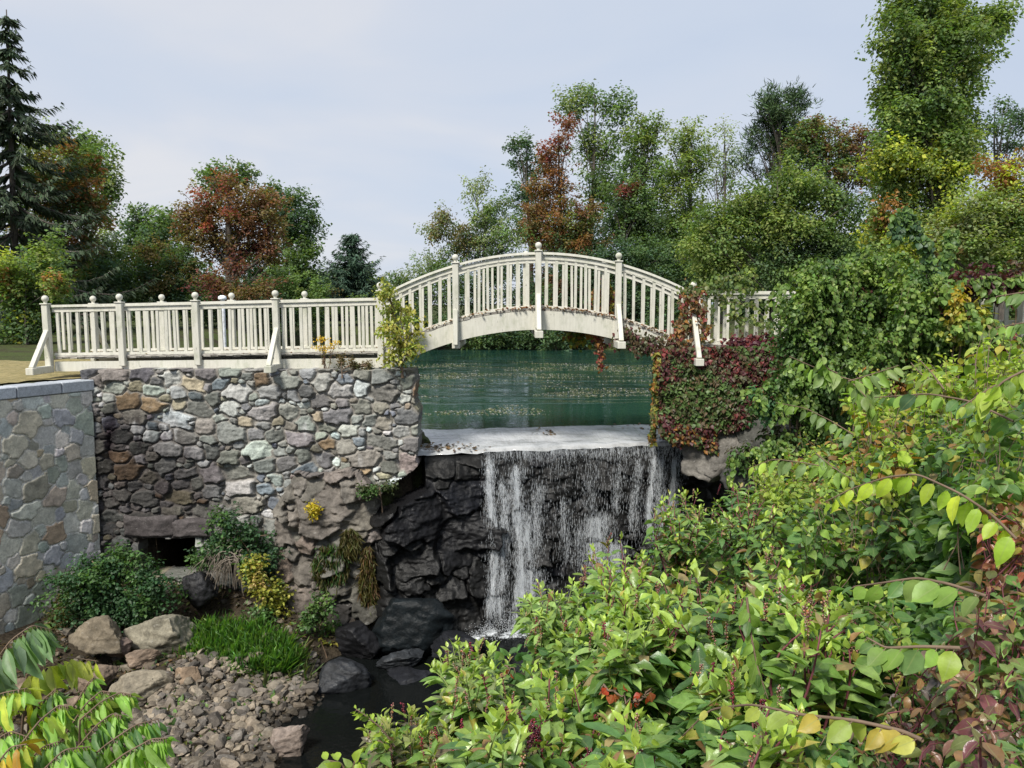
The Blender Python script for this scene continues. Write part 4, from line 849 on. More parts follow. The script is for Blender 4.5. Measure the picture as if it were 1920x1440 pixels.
tree('shrub_tree', 'mottled green bushy tree left of the russet maple trunk', 45, [(295, 490, 52, 42, [G1, G2, BN]), (270, 540, 46, 46, [G2, G1]), (330, 540, 50, 50, [G2, G4, BN]), (350, 495, 36, 34, [G1, G2, BN]), (385, 570, 46, 40, [G2, G4])], [G1], .2, 2.1, trunk=(300, 470), group='trees on the left bank')
tree('shrub_tree', 'deep green leafy tree right of the russet maple trunk', 45, [(530, 545, 54, 42, [G1, G2]), (480, 570, 60, 40, [G2, G4]), (580, 560, 34, 32, [G1, G3]), (545, 590, 60, 40, [G4, G2])], [G1], .2, 2.1, trunk=(530, 520), group='trees on the left bank')
tree('low_shrub', 'low sandy green shrub between the oak and the small pine', 49, [(608, 545, 30, 20, [GY, BN, G1]), (640, 570, 40, 24, [G1, GY]), (690, 580, 50, 20, [G2, G4])], [G1], .2, 1.8, trunk=(615, 535), cat='shrub', group='trees on the left bank')
conifer('pine_tree', 'small bluish pine standing alone right of the oak', 52, 660, 436, 585, 84, (.060, .105, .070), .66, .2, .5, 22, 'trees on the left bank', .03)
# centre, along the far shore
tree('willow_shrub', 'wispy grey-green willow sloping down to the left of the arch', 47, [(915, 395, 36, 40, [GY, GY, G1]), (890, 360, 26, 24, [GY]), (935, 440, 50, 50, [GY, G2, G1]), (880, 440, 46, 40, [GY, BN, G2]), (850, 465, 44, 36, [G2, BN, GY]), (925, 500, 60, 50, [G2, G4]), (850, 520, 60, 42, [G2, G1]), (900, 558, 84, 34, [G2, G4]), (810, 560, 60, 30, [G2, G4]), (985, 560, 54, 40, [G2, G4]), (800, 505, 36, 34, [GY, G1]), (770, 535, 34, 28, [GY, G2]), (815, 440, 20, 14, [GY, BN]), (835, 410, 14, 10, [BN, GY])], [GY], .18, 1.5, trunk=(905, 380), gap=.12, droop=.3, clump=.6)
tree('willow_shrub', 'low grey-green bush where the railing meets the arch', 47.5, [(750, 545, 26, 24, [GY, G2]), (780, 580, 50, 30, [G2, G4]), (740, 585, 40, 26, [G2, GY])], [GY], .18, 1.8, trunk=(755, 530), cat='shrub')
tree('ash_tree', 'small dark tree peeking out left of the orange maple', 58, [(985, 275, 30, 20, [G4, G2]), (975, 300, 24, 22, [G2, G4]), (1000, 320, 28, 26, [G2, G4]), (985, 365, 34, 30, [G4, G2]), (965, 275, 14, 12, [G4]), (1000, 410, 36, 36, [G2])], [G2], .26, 1.6, trunk=(992, 265), gap=.14)
tree('maple_tree', 'slender maple flaming orange and red above the arch', 49.5, [(1060, 235, 18, 20, [RD, RB]), (1050, 265, 24, 18, [RB, RD]), (1040, 310, 34, 34, [OR, RB, RB]), (1035, 365, 46, 36, [RB, OR, BN]), (1045, 420, 60, 40, [OR, BN, RB, G3]), (1000, 400, 22, 20, [RB, OR]), (1060, 465, 60, 36, [BN, RB, G2, OR]), (1005, 435, 32, 26, [OR, RB]), (1095, 400, 30, 40, [BN, RB, G1]), (1100, 450, 46, 30, [RB, BN, G2]), (1022, 290, 20, 20, [RB, RD])], [OR], .2, 1.8, trunk=(1052, 240), gap=.10)
tree('locust_tree', 'tallest green tree of the far shore, airy crown behind the orange maple', 55, [(1100, 190, 46, 26, [G2, GY]), (1075, 200, 30, 22, [G2, GY]), (1135, 205, 36, 30, [G2, G1]), (1175, 205, 24, 26, [G2, G1]), (1110, 240, 40, 30, [G2, G4]), (1150, 265, 52, 40, [G1, G2]), (1115, 300, 50, 44, [G1, G3, G2]), (1160, 340, 56, 50, [G2, G1]), (1120, 360, 40, 40, [G1, G2])], [G2], .26, 1.55, trunk=(1110, 175), gap=.17, clump=.95)
tree('locust_tree', 'leaning green tree with bare dark stems right of the tallest one', 52, [(1210, 250, 38, 34, [G1, G3]), (1240, 235, 26, 22, [G1, GY]), (1200, 300, 44, 40, [G2, G1]), (1235, 340, 30, 40, [G1, G2]), (1185, 380, 50, 50, [G2, G1]), (1160, 430, 56, 44, [G2, G4]), (1215, 430, 50, 50, [G2, G1])], [G1], .24, 1.5, trunk=(1195, 240, 14), gap=.16)
tree('sumac_tree', 'small crimson bush glowing inside the green trees', 50.5, [(1170, 362, 13, 13, [RD, DR]), (1192, 354, 10, 7, [RB, RD]), (1175, 400, 30, 30, [G2, G1]), (1150, 385, 24, 30, [G1, G2]), (1205, 385, 26, 32, [G2, G1])], [RD], .2, 1.6, trunk=(1172, 365))
tree('ash_tree', 'loose light green tree with thin upright twigs', 51, [(1300, 240, 26, 22, [GY, G3]), (1285, 280, 44, 36, [G3, G1]), (1270, 330, 46, 46, [G3, G1]), (1310, 300, 26, 34, [GY, G3]), (1280, 390, 52, 50, [G1, G3]), (1255, 440, 54, 50, [G1, G2]), (1300, 440, 40, 50, [G1, G3])], [G3], .22, 1.5, trunk=(1290, 230), gap=.16)
tree('ash_tree', 'thin greyish half bare tree left of the pine', 56, [(1360, 255, 30, 22, [GY]), (1350, 290, 34, 30, [GY, G1]), (1375, 320, 40, 34, [GY, G2]), (1340, 340, 36, 34, [GY, G1])], [GY], .2, .85, trunk=(1355, 235), gap=.3, clump=.7)
tree('shrub_tree', 'shadowy dark green thicket tree behind the middle of the arch', 48.5, [(1130, 500, 66, 50, [G4, G2]), (1200, 500, 66, 56, [G4, G2]), (1060, 530, 60, 46, [G4, G2, RB]), (1270, 510, 60, 60, [G4, G2]), (1150, 570, 80, 46, [G4, G2]), (1240, 580, 70, 46, [G4, G2])], [G4], .2, 2.2, trunk=(1160, 480))
tree('pine_tree', 'white pine with brush-like upswept boughs above the rounded tree', 54, [(1465, 205, 46, 34), (1425, 225, 20, 24), (1500, 200, 18, 24), (1445, 260, 46, 30), (1490, 255, 36, 30), (1415, 270, 20, 20), (1462, 295, 46, 26), (1440, 190, 16, 18), (1475, 182, 20, 14), (1440, 325, 40, 20), (1400, 305, 30, 16)], [(.075, .12, .05), (.055, .095, .05)], .42, 6.0, trunk=(1465, 190), gap=.12, droop=-1.1, clump=.5, kind='needle', leaf='needle', fill=1.6, wr=(.10, .17))
tree('oak_tree', 'bronze tinted oak between the pine and the creeper tower', 52, [(1545, 255, 48, 36, [BN, RB, G1]), (1500, 270, 36, 34, [G1, BN, G2]), (1600, 270, 46, 36, [BN, RB, BN]), (1560, 305, 60, 36, [BN, G2, G1]), (1640, 290, 24, 30, [RB, BN]), (1520, 235, 20, 16, [BN, G1]), (1600, 330, 50, 36, [RB, G2, BN]), (1500, 320, 44, 34, [G2, G1])], [BN], .24, 1.6, trunk=(1560, 235), gap=.12)
tree('locust_tree', 'broad rounded yellow-green locust right behind the bridge', 30, [(1450, 360, 70, 40, [G3, G1]), (1395, 385, 56, 40, [G1, G3]), (1520, 355, 60, 42, [G1, G3]), (1575, 370, 44, 40, [G1, G2]), (1345, 420, 50, 36, [G1, G3]), (1440, 430, 90, 56, [G3, G1, G2]), (1540, 440, 74, 60, [G2, G1]), (1320, 460, 36, 34, [G1, G3]), (1385, 490, 60, 50, [G1, G2, G3]), (1480, 510, 80, 50, [G2, G1]), (1580, 500, 40, 50, [G2, G4]), (1340, 530, 40, 34, [G1, G3])], [G1, G3], .16, 2.0, trunk=(1460, 340), gap=.06, droop=.25, clump=.62, fill=2.2)
tree('creeper_tree', 'tall dead trunk wrapped in a tower of green creeper', 24, [(1745, 20, 70, 44, [G1, G2, G3]), (1700, 60, 50, 44, [G1, G3, G1]), (1790, 70, 58, 46, [G1, G3, G1]), (1740, 110, 84, 54, [G1, G2, G3]), (1685, 130, 44, 40, [G1, G3, G1]), (1810, 120, 40, 40, [G1, G3, G1]), (1745, 180, 94, 56, [G1, G3, G1, G2]), (1735, 215, 84, 40, [G1, G3, G1]), (1765, 145, 72, 44, [G1, G3, G1]), (1700, 240, 60, 40, [G1, G1, G3]), (1720, 70, 70, 44, [G1, G3, G1]), (1672, 185, 22, 22, [G1, G1, G3]), (1740, 250, 94, 54, [G1, G1, G3]), (1800, 240, 46, 44, [G1, G3, G1]), (1690, 285, 50, 46, [G1, G1, G3]), (1700, 470, 70, 50, [G1, G1, G3]), (1780, 440, 60, 50, [G1, G3, G1]), (1740, 310, 92, 46, [G3, G1, YG]), (1790, 300, 46, 40, [G1, G3]), (1740, 365, 90, 44, [G3, G1, YG]), (1680, 340, 44, 46, [YG, G3, G1]), (1660, 410, 34, 42, [YG, G3, OR]), (1735, 415, 70, 40, [G1, G3, G1]), (1845, 42, 36, 17, [G1, G3]), (1868, 45, 16, 12, [G1]), (1700, 10, 30, 30, [G1, G3]), (1790, 10, 36, 30, [G1, G3, G1])], [G1], .15, 2.1, trunk=(1750, -30), tr=.15, gap=.04, clump=.50, droop=.2, fill=2.1)
tree('pine_tree', 'dark flat-branched tree behind the creeper tower at the right edge', 44, [(1880, 205, 32, 15, [G4, G2]), (1865, 240, 36, 16, [G4, G2]), (1905, 245, 34, 18, [G4, G2]), (1870, 275, 34, 16, [G4]), (1915, 275, 28, 16, [G4, G2]), (1895, 220, 30, 12, [G4]), (1880, 310, 30, 14, [G4])], [G4], .2, 1.7, trunk=(1872, 195), gap=.1, clump=.42)
tree('creeper_shrub', 'yellowing creeper covered bush at the right edge', 18, [(1890, 350, 46, 42, [YG, G3, OR]), (1850, 400, 60, 44, [G3, GY, BN]), (1790, 425, 56, 40, [BN, YG, G3]), (1900, 420, 60, 50, [G3, G1, GY]), (1860, 470, 80, 46, [G3, GY, G1]), (1770, 470, 60, 40, [G3, GY, BN]), (1930, 350, 40, 50, [YG, G3]), (1920, 480, 50, 44, [G1, G3]), (1700, 470, 56, 30, [G3, YG])], [G3], .11, 1.8, trunk=(1870, 380), gap=.08, clump=.36, cat='bush', fill=2.6)
# dark bushes along the far waterline, seen under the arch
for k, (x, y, rx, ry, cs_) in enumerate(((820, 615, 60, 32, [G4, G2]), (930, 622, 66, 34, [G4, G2, G1]), (1035, 628, 60, 32, [G4, G2]), (1130, 630, 60, 32, [G4, G2, BN]), (1230, 630, 66, 34, [G4, G2]))):
    lab = ['dark waterside bush left of the arch foot', 'dark waterside bush below the left half of the arch', 'dark waterside bush under the crown of the arch', 'dark waterside bush below the right half of the arch', 'dark waterside bush behind the creeper clad abutment'][k]
    tree('waterside_bush', lab, 45.6 + (k % 2) * .4, [(x, y, rx, ry), (x - 25, y + 8, rx * .7, ry * .75), (x + 25, y + 8, rx * .7, ry * .75)], cs_, .2, 2.1, trunk=(x, y - 16), cat='bush', group='bushes along the far waterline')
# ---- the wood further back closes the gaps between the nearer trees
lf = Leaves(); mb = MB()
for k in range(60):
    px = rng.uniform(-200, 740) if k % 3 == 0 else rng.uniform(1000, 2100); Y = rng.uniform(64, 80); h = rng.uniform(430, 500) if px > 1000 else rng.uniform(520, 550)
    for c_ in range(4): c, rad = E((px + rng.normal(0, 30), rng.uniform(h, 600), rng.uniform(35, 60), rng.uniform(30, 46)), Y); crown_fill(lf, c, rad, [G4, G2, G1], 1.7, .38, .05)
    p = at(px, 640, Y); g = float(ground_z(p[0], Y)[0]); mb.tube([(p[0], Y, g - .2), (p[0], Y, at(px, h, Y)[2])], [.25, .08], 6)
wd = tag(lf.build('far_wood', 'far', M['leaf_far']), 'far dark green wood seen between the nearer trees', 'wood', kind='stuff'); mb.build('trunks', M['bark'], wd)

print('LEAVES', sum(len(o.data.vertices) for o in scene.objects if o.type == 'MESH'))
UP = np.array([0, 0, 1.])
# ------------------------------------------------------------------ right abutment and its creepers
AY = 14.42
u = np.arange(at(1236, 700, AY)[0], at(1600, 700, AY)[0], .03); v = np.arange(2.2, RN + .02, .03); U, V = np.meshgrid(u, v)
idx, ed, lu, lv, ns, rr = stones(U, V, 131, .12, .30, 1.4, 700, warp=.06); r_ = np.random.default_rng(4); body = sstep(0, .4, ed); nz = fbm(P3(U, V), 3, 4, 133)
cs = palette(ns, [(.13, .125, .115), (.09, .09, .085), (.17, .16, .14)], [3, 3, 2], 37)
tag(slab('bridge_abutment', P3(U, AY - body * r_.uniform(.03, .12, ns)[idx] - .05 * nz, V), quadmask(project(P3(U, U * 0 + AY, V))[1] < 808 + .45 * (project(P3(U, U * 0 + AY, V))[0] - 1240)), np.array([.55, 2.2, 0]), M['stone'], cs[idx]),
    'stone abutment under the right end of the arch, smothered in creeper', 'abutment', kind='thing')
IVG, IVR, IVC, IVY, IVO, IVB = (.085, .145, .042), (.20, .038, .04), (.10, .028, .036), (.26, .25, .05), (.30, .14, .04), (.12, .08, .045)
def in_poly(px, py, poly): return poly_sd(np.stack([px, py], 1).astype(float), poly) < 0
def creeper_leaves(lf, P, out, size, cols):
    n = len(P); A = unit(np.array([0, 0, -1.]) + .55 * rng.normal(size=(n, 3)) + .25 * out); N = unit(out + .45 * rng.normal(size=(n, 3)) + np.array([0, 0, .55]))
    L = size * rng.uniform(.65, 1.3, n); lf.add(P, A, N, L, L * rng.uniform(.75, 1.0, n), np.clip(cols * rng.uniform(.65, 1.35, (n, 1)), .004, .9))
def pick(cols, n): return np.array(cols)[rng.integers(0, len(cols), n)]
ab_cr = thing('creeper', 'crimson and green creeper sheet covering the right bridge abutment', 'creeper', at(1340, 820, 14.3))
poly = [(1228, 655), (1290, 650), (1480, 648), (1478, 705), (1445, 765), (1390, 805), (1300, 822), (1245, 806), (1226, 745)]
lf = Leaves(); n = 9000; px, py = rng.uniform(1215, 1485, n), rng.uniform(645, 828, n); k = in_poly(px + 8 * vnoise(P3(py / 9, 0)), py, poly); px, py = px[k], py[k]; n = len(px)
P = np.array([at(a, b, AY - .13 - .16 * (1 + fbm(np.array([[a / 40, b / 40, 1.]]), 1, 2, 3)[0]) * rng.uniform(.4, 1)) for a, b in zip(px, py)])
zn = fbm(P3(px / 34, py / 34), 1, 3, 141); green = sstep(85, 40, np.hypot((px - 1312) * .8, (py - 745) * 1.15)) + .75 * zn + .12 * rng.normal(size=n) > .38
cols = np.where(green[:, None], pick([IVG, IVG, (.09, .12, .04), IVB], n), pick([IVR, IVC, IVB, IVC, (.09, .085, .04), (.07, .085, .035)], n)); le = (px < 1236 + 9 * zn) ; cols[le] = pick([IVY, IVO, IVG, IVY, IVO], int(le.sum()))
creeper_leaves(lf, P, np.array([-.1, -1, .15]), .085, cols)
n = 1300; yy = rng.uniform(AY - .2, AY + 1.3, n); zz2 = rng.uniform(3.55, RN, n); x0 = at(1236, 700, AY)[0]
creeper_leaves(lf, np.stack([x0 + .19 * (yy - AY) - rng.uniform(-.02, .05, n) - .13 * np.clip(.45 + fbm(P3(yy, zz2), 2.2, 3, 151), 0, 1), yy, zz2], 1), np.array([-1, -.4, .15]), .07, pick([IVY, IVO, IVG, IVG, (.16, .17, .05), IVO, IVB], n))
n = 900; px, py = rng.uniform(1240, 1345, n), rng.uniform(795, 850, n); k = (py < 812 + .5 * (px - 1245) + 12 * vnoise(P3(px / 14, 2))); px, py = px[k], py[k]; n = len(px)
creeper_leaves(lf, np.array([at(a, b, AY - .16 - .2 * rng.random()) for a, b in zip(px, py)]), np.array([0, -1, .15]), .075, pick([IVB, IVO, IVC, IVG], n))
lf.build('leaves', 'ivy', M['leaf'], ab_cr)
mb = MB()
for k in range(26):
    a = rng.uniform(1240, 1470); mb.tube([at(a + 14 * math.sin(j * 1.3 + k), 815 - j * 26 + rng.normal(0, 4), AY - .12) for j in range(7)], np.linspace(.014, .005, 7), 5)
mb.build('vine_stem', M['twig'], ab_cr, smooth=True)
def vine_on(name, label, tracks, cols, size, wd, dens, group=None, seeds=0, kind='ivy', out=(0, -1, .2), cat='creeper'):
    """a climbing shoot: stems along pixel tracks [(px, py, Y) ...] with leaves spread about them"""
    t = thing(name, label, cat, at(*tracks[0][0]), group); lf = Leaves(); mb = MB()
    for tr in tracks:
        p = np.array([at(*q_) for q_ in tr]); s = np.linspace(0, len(p) - 1, max(8, len(p) * 5)); pp_ = np.stack([np.interp(s, np.arange(len(p)), p[:, d]) for d in range(3)], 1) + rng.normal(0, .012, (len(s), 3))
        mb.tube(pp_, np.linspace(.007, .003, len(s)), 5); ln_ = np.linalg.norm(np.diff(p, axis=0), axis=1).sum(); n = int(dens * ln_)
        ii = rng.uniform(0, len(s) - 1, n); P = np.stack([np.interp(ii, np.arange(len(s)), pp_[:, d]) for d in range(3)], 1) + rng.normal(0, wd, (n, 3)) * np.array([1, .8, 1])
        creeper_leaves(lf, P, np.array(out, float), size, pick(cols, n))
    mb.build('vine_stem', M['twig'], t, smooth=True); lf.build('leaves', kind, M['leaf'], t); return t
vine_on('creeper', 'dark trailing creeper running along the lower right beam of the arch', [[(1165, 612, 14.5), (1200, 640, 14.5), (1250, 640, 14.45), (1300, 655, 14.4)], [(1180, 650, 14.45), (1230, 655, 14.45), (1290, 665, 14.4)], [(1150, 640, 14.6), (1190, 632, 14.55), (1215, 655, 14.5)]], [(.06, .06, .03), IVB, (.08, .09, .035), IVC], .07, .07, 190)
vine_on('creeper', 'red-brown creeper climbing the last post of the arch', [[(1290, 655, 14.4), (1285, 600, 14.45), (1292, 550, 14.4)], [(1312, 650, 14.4), (1318, 600, 14.45), (1305, 555, 14.4)], [(1262, 640, 14.45), (1280, 610, 14.45)]], [IVB, IVO, IVR, (.20, .12, .06), (.15, .15, .06)], .075, .085, 230)
vine_on('creeper', 'coppery vine strand hanging below the right half of the arch', [[(1112, 618, 14.8), (1122, 645, 14.8), (1128, 690, 14.8)], [(1122, 620, 14.8), (1126, 670, 14.8)]], [IVO, IVR, (.30, .16, .09)], .06, .04, 190)
vine_on('creeper', 'yellow and rust vine leaves peeping from under the arch crown', [[(1058, 622, 15.6), (1085, 628, 15.6), (1104, 634, 15.6)], [(1070, 628, 15.5), (1092, 640, 15.5)]], [IVY, IVO, IVY, IVG], .085, .08, 190)
vine_on('creeper', 'rust red creeper behind the railing right of the tall middle post', [[(1118, 590, 16.2), (1126, 550, 16.2), (1140, 530, 16.2)], [(1140, 590, 16.2), (1150, 545, 16.2)]], [IVO, IVR, IVB, IVY], .085, .09, 200)
vine_on('creeper', 'purple-red creeper lying along the foot of the right railing', [[(1365, 640, 14.5), (1410, 636, 14.45), (1470, 640, 14.3)], [(1385, 652, 14.45), (1440, 650, 14.35), (1480, 655, 14.2)], [(1410, 660, 14.3), (1470, 662, 14.2)]], [(.12, .028, .055), (.08, .02, .04), IVR, (.15, .05, .055)], .075, .065, 320)
vine_on('creeper', 'light green creeper sprays draped over the right railing', [[(1275, 545, 14.4), (1310, 540, 14.45), (1360, 545, 14.5), (1420, 540, 14.4)], [(1345, 560, 14.5), (1390, 570, 14.45), (1440, 575, 14.3)], [(1360, 590, 14.4), (1410, 600, 14.4), (1450, 610, 14.2)], [(1335, 545, 14.4), (1350, 520, 14.4), (1385, 515, 14.4), (1420, 528, 14.3)]], [(.13, .19, .05), (.09, .14, .045), (.17, .20, .06)], .075, .07, 95, kind='ovate')
# ------------------------------------------------------------------ creeper mound right of the bridge
VG1, VG2, VG3, VY = (.120, .205, .048), (.070, .135, .040), (.20, .29, .065), (.34, .34, .06)
def mound(name, label, Y, blobs, cols, size=.066, clump=.22, fill=1.9, dens=1.7, cat='creeper', kind='ovate', droop=.6, leaf='leaf', gap=.08, group=None, sprays=True):
    t = thing(name, label, cat, at(blobs[0][0], blobs[0][1] + blobs[0][3], Y), group); lf = Leaves(); mb = MB()
    for b in blobs:
        yb = b[5] if len(b) > 5 else Y; c, rad = E(b, yb); g0 = float(ground_z(c[0], c[1])[0]); a = np.array([c[0] + rng.normal(0, .1), c[1] + .1, max(g0, c[2] - 2.5)])
        limb(mb, a, c, .014, .007, .05); crown_fill(lf, c, rad, b[4] if len(b) > 4 and b[4] else cols, dens, size, gap, clump, droop, None, mb, a + (c - a) * .6, fill)
        for k in range(int(9 * rad[0] / .5) if sprays else 0):          # loose shoots that arch out of the mass and hang
            u_ = unit(np.array([rng.normal(0, .8), -rng.uniform(.3, 1), rng.uniform(-.2, 1.2)])); s_ = c + u_ * np.array(rad) * .95; s = np.linspace(0, 1, 9)[:, None]; ln_ = rng.uniform(.22, .6); o_ = unit(u_ * np.array([1, 1, 0]) + np.array([rng.normal(0, .5), -.2, 0])); w_ = s_ + o_ * s * ln_ * .7 + UP * (s * ln_ * rng.uniform(.1, 1.1) - s ** 2 * ln_ * 1.15)
            mb.tube(w_, np.linspace(.005, .002, 9), 4, False); m = int(ln_ * 70); i_ = rng.uniform(1, 8, m); creeper_leaves(lf, np.stack([np.interp(i_, np.arange(9), w_[:, d]) for d in range(3)], 1) + rng.normal(0, .018, (m, 3)), np.array([0, -1, .3]), size * 1.1, pick([VG3, VG1, VG1], m))
    mb.build('stems', M['twig'], t, smooth=True); lf.build('leaves', kind, M[leaf], t); return t
mound('creeper_mound', 'great green creeper mound swallowing the right end of the railing', 12.8,
      [(1505, 560, 50, 44, [VG3, VG1]), (1560, 525, 70, 44, [VG1, VG3, VG2]), (1640, 515, 80, 40, [VG3, VG1]), (1520, 610, 66, 52, [VG1, VG2]), (1600, 600, 80, 60, [VG2, VG1, VG2]), (1500, 640, 40, 44, [VG1, VG2]), (1560, 660, 70, 44, [VG2, VG1]),
       (1660, 590, 60, 60, [VG2, VG1]), (1640, 660, 70, 40, [VG2]), (1505, 690, 36, 36, [VG2, VG1]), (1590, 545, 22, 16, [IVC, VG2])], [VG1])
mound('creeper_mound', 'blue-green creeper bank sloping down behind the foreground thicket', 12.0,
      [(1730, 560, 60, 50, [VG1, VG3, VG2]), (1700, 630, 70, 50, [VG2, VG1]), (1760, 640, 60, 56, [VG2, VG1]), (1790, 590, 40, 50, [VG1, VG2]), (1700, 700, 90, 40, [VG2, VG1, IVO]), (1610, 710, 70, 36, [VG2, VG1]), (1780, 700, 50, 40, [VG2, VG1])], [VG2])
mound('creeper_mound', 'low tangle of creeper in the hollow beside the abutment', 12.9, [(1460, 720, 34, 40, [VG1, VG2]), (1430, 760, 34, 44, [VG2, (.05, .12, .05)]), (1500, 760, 44, 50, [VG2, VG1]), (1560, 750, 50, 50, [VG2]), (1455, 850, 40, 40, [VG2, (.07, .07, .04)]), (1510, 830, 50, 40, [VG2, VG1]), (1400, 870, 36, 30, [(.07, .065, .04), VG2])], [VG2], .075, .2)
mound('maroon_creeper', 'maroon creeper lying over the white picket railing at the right', 11.5, [(1825, 530, 32, 16, [IVC, IVC, (.06, .015, .03)]), (1870, 540, 34, 18, [IVC, (.06, .02, .03)]), (1905, 530, 22, 16, [IVC, IVB]), (1800, 560, 18, 30, [IVC, IVO]), (1850, 650, 50, 18, [IVC, IVR, IVO])], [IVC], .085, .2, 1.6)
mound('yellow_creeper', 'golden yellow creeper spray below the maroon creeper', 11.2, [(1835, 605, 24, 16, [(.42, .30, .04), VY]), (1800, 625, 30, 26, [VY, VG1]), (1795, 575, 14, 22, [VY, (.42, .30, .04)]), (1850, 630, 24, 18, [VG1, VY])], [VY], .08, .16, 1.6)
for lab, tr, cc in (('tall hooked creeper stem arching above the green mound', [(1752, 530, 11.8), (1738, 470, 11.8), (1712, 430, 11.8), (1698, 402, 11.8), (1684, 412, 11.8), (1682, 450, 11.8)], [VG2, (.06, .12, .06), VG1]), ('straight creeper wrapped stem right of the hooked one', [(1768, 530, 11.9), (1778, 480, 11.9), (1788, 436, 11.9)], [VG1, VG2, VG3])):
    vine_on('creeper_pillar', lab, [tr], cc, .085, .045, 520, kind='lance', out=(-.2, -1, .1))

# ------------------------------------------------------------------ plants of the gully
def bush(name, label, Y, blobs, cols, size=.07, cat='shrub', base=None, fill=2.0, clump=.2, kind='ovate', dens=1.6, gap=.06, trunk=None, group=None, droop=.1):
    return tree(name, label, Y, blobs, cols, size, dens, trunk=trunk, gap=gap, cat=cat, clump=clump, bark='twig', group=group, fill=fill, base=base, leaf='leaf', kind=kind, droop=droop)
DG1, DG2 = (.075, .15, .045), (.045, .105, .045)
bush('leafy_shrub', 'dense dark green shrub in the corner of the two stone walls', 12.9, [(150, 1105, 50, 44, [DG1, DG2]), (215, 1080, 66, 44, [DG1, DG2]), (280, 1110, 48, 44, [DG2, DG1]), (210, 1145, 80, 34, [DG2]), (240, 1050, 36, 26, [DG1]), (130, 1165, 44, 44, [(.11, .115, .035), DG1, (.12, .095, .04)]), (180, 1195, 40, 26, [(.11, .10, .04), (.10, .115, .04)])], [DG1], .06, base=.5, trunk=(210, 1050))
bush('hanging_shrub', 'dark green shrub hanging on the stone wall over the sluice side', 13.75, [(430, 990, 46, 26, [DG2, DG1]), (400, 1025, 46, 30, [DG1, DG2]), (460, 1020, 44, 36, [DG2]), (490, 1060, 30, 40, [DG2, (.03, .07, .04)]), (385, 1055, 28, 20, [DG1])], [DG2], .06, base=2.0, trunk=(440, 985))
bush('yellowing_shrub', 'thin shrub with yellow leaves beside the dead twigs', 13.4, [(470, 1065, 20, 18, [VY, (.32, .24, .06), VG1]), (485, 1100, 20, 24, [VY, VG1, (.34, .26, .09)]), (515, 1120, 20, 34, [VG1, VY]), (500, 1150, 24, 20, [VG1, DG1])], [VY], .06, base=.7, fill=1.1, gap=.2, trunk=(490, 1060))
t = thing('dead_twigs', 'tangle of grey dead twigs drooping beside the sluice', 'dead branches', at(430, 1060, 13.5)); mb = MB()
for k in range(70):
    a = np.array(at(435 + rng.normal(0, 14), 1040 + rng.normal(0, 8), 13.55 + rng.normal(0, .1))); L = rng.uniform(.25, .75); dx = rng.normal(-.25, .45); s = np.linspace(0, 1, 7)
    mb.tube(np.stack([a[0] + dx * L * s, a[1] - .25 * L * s + rng.normal(0, .02), a[2] + L * (.35 * s - 1.25 * s * s)], 1), np.linspace(.009, .003, 7), 4)
mb.build('twigs', m_plain('dead_twig', (.22, .185, .15)), t)
for lab, bl, Y, cols, sz, bz in (('feathery green plant growing from the foot of the rock outcrop', [(600, 1140, 26, 34), (615, 1180, 22, 22), (580, 1165, 18, 24)], 13.2, [DG1, VG1], .06, .3), ('small yellow-green plant at the lower tip of the outcrop', [(600, 1208, 18, 12)], 12.9, [VG3, VY], .08, .1), ('little bush on the broken corner of the stone wall', [(712, 915, 30, 14), (690, 922, 18, 10)], 13.9, [(.07, .09, .04), DG1], .05, 2.4), ('slim weed with a yellow flower head on the stone wall face', [(590, 980, 10, 22), (588, 955, 6, 7, [(.5, .4, .03)])], 13.85, [DG1, VG1], .045, 1.9), ('tiny blue-green tuft on the gravel bank', [(332, 1340, 10, 7)], 10.6, [(.06, .13, .09)], .04, .3)):
    bush('small_plant', lab, Y, bl, cols, sz, 'plant', base=bz, fill=1.2, clump=.12)
# hanging moss on the outcrop
for lab, cx, cy, rx, ry, cc, nn in (('mat of brownish hanging grass down the side of the outcrop', 690, 1105, 15, 84, [(.14, .11, .035), (.10, .10, .03), (.16, .10, .05)], 2600), ('olive moss clump on the shoulder of the outcrop', 657, 1015, 18, 26, [(.11, .115, .035), (.13, .11, .04)], 900), ('olive weeds trailing over the middle of the outcrop', 620, 1060, 34, 44, [(.10, .11, .035), DG1, (.12, .10, .04)], 900)):
    lf = Leaves(); a = rng.uniform(0, 6.28, nn); q = np.sqrt(rng.random(nn)); P = np.array([at(cx + rx * q_ * math.cos(b), cy + ry * q_ * math.sin(b), 13.72 - .12 * rng.random() + .0012 * abs(cx - 640)) for q_, b in zip(q, a)])
    lf.add(P, np.array([0, -.15, -1.]) + .35 * rng.normal(size=(nn, 3)), np.array([0, -1, .2]) + .4 * rng.normal(size=(nn, 3)), rng.uniform(.08, .22, nn), rng.uniform(.008, .02, nn), np.array(jit(pick(cc, nn), nn))); tag(lf.build('hanging_grass', 'lance', M['leaf']), lab, 'grass', kind='thing')
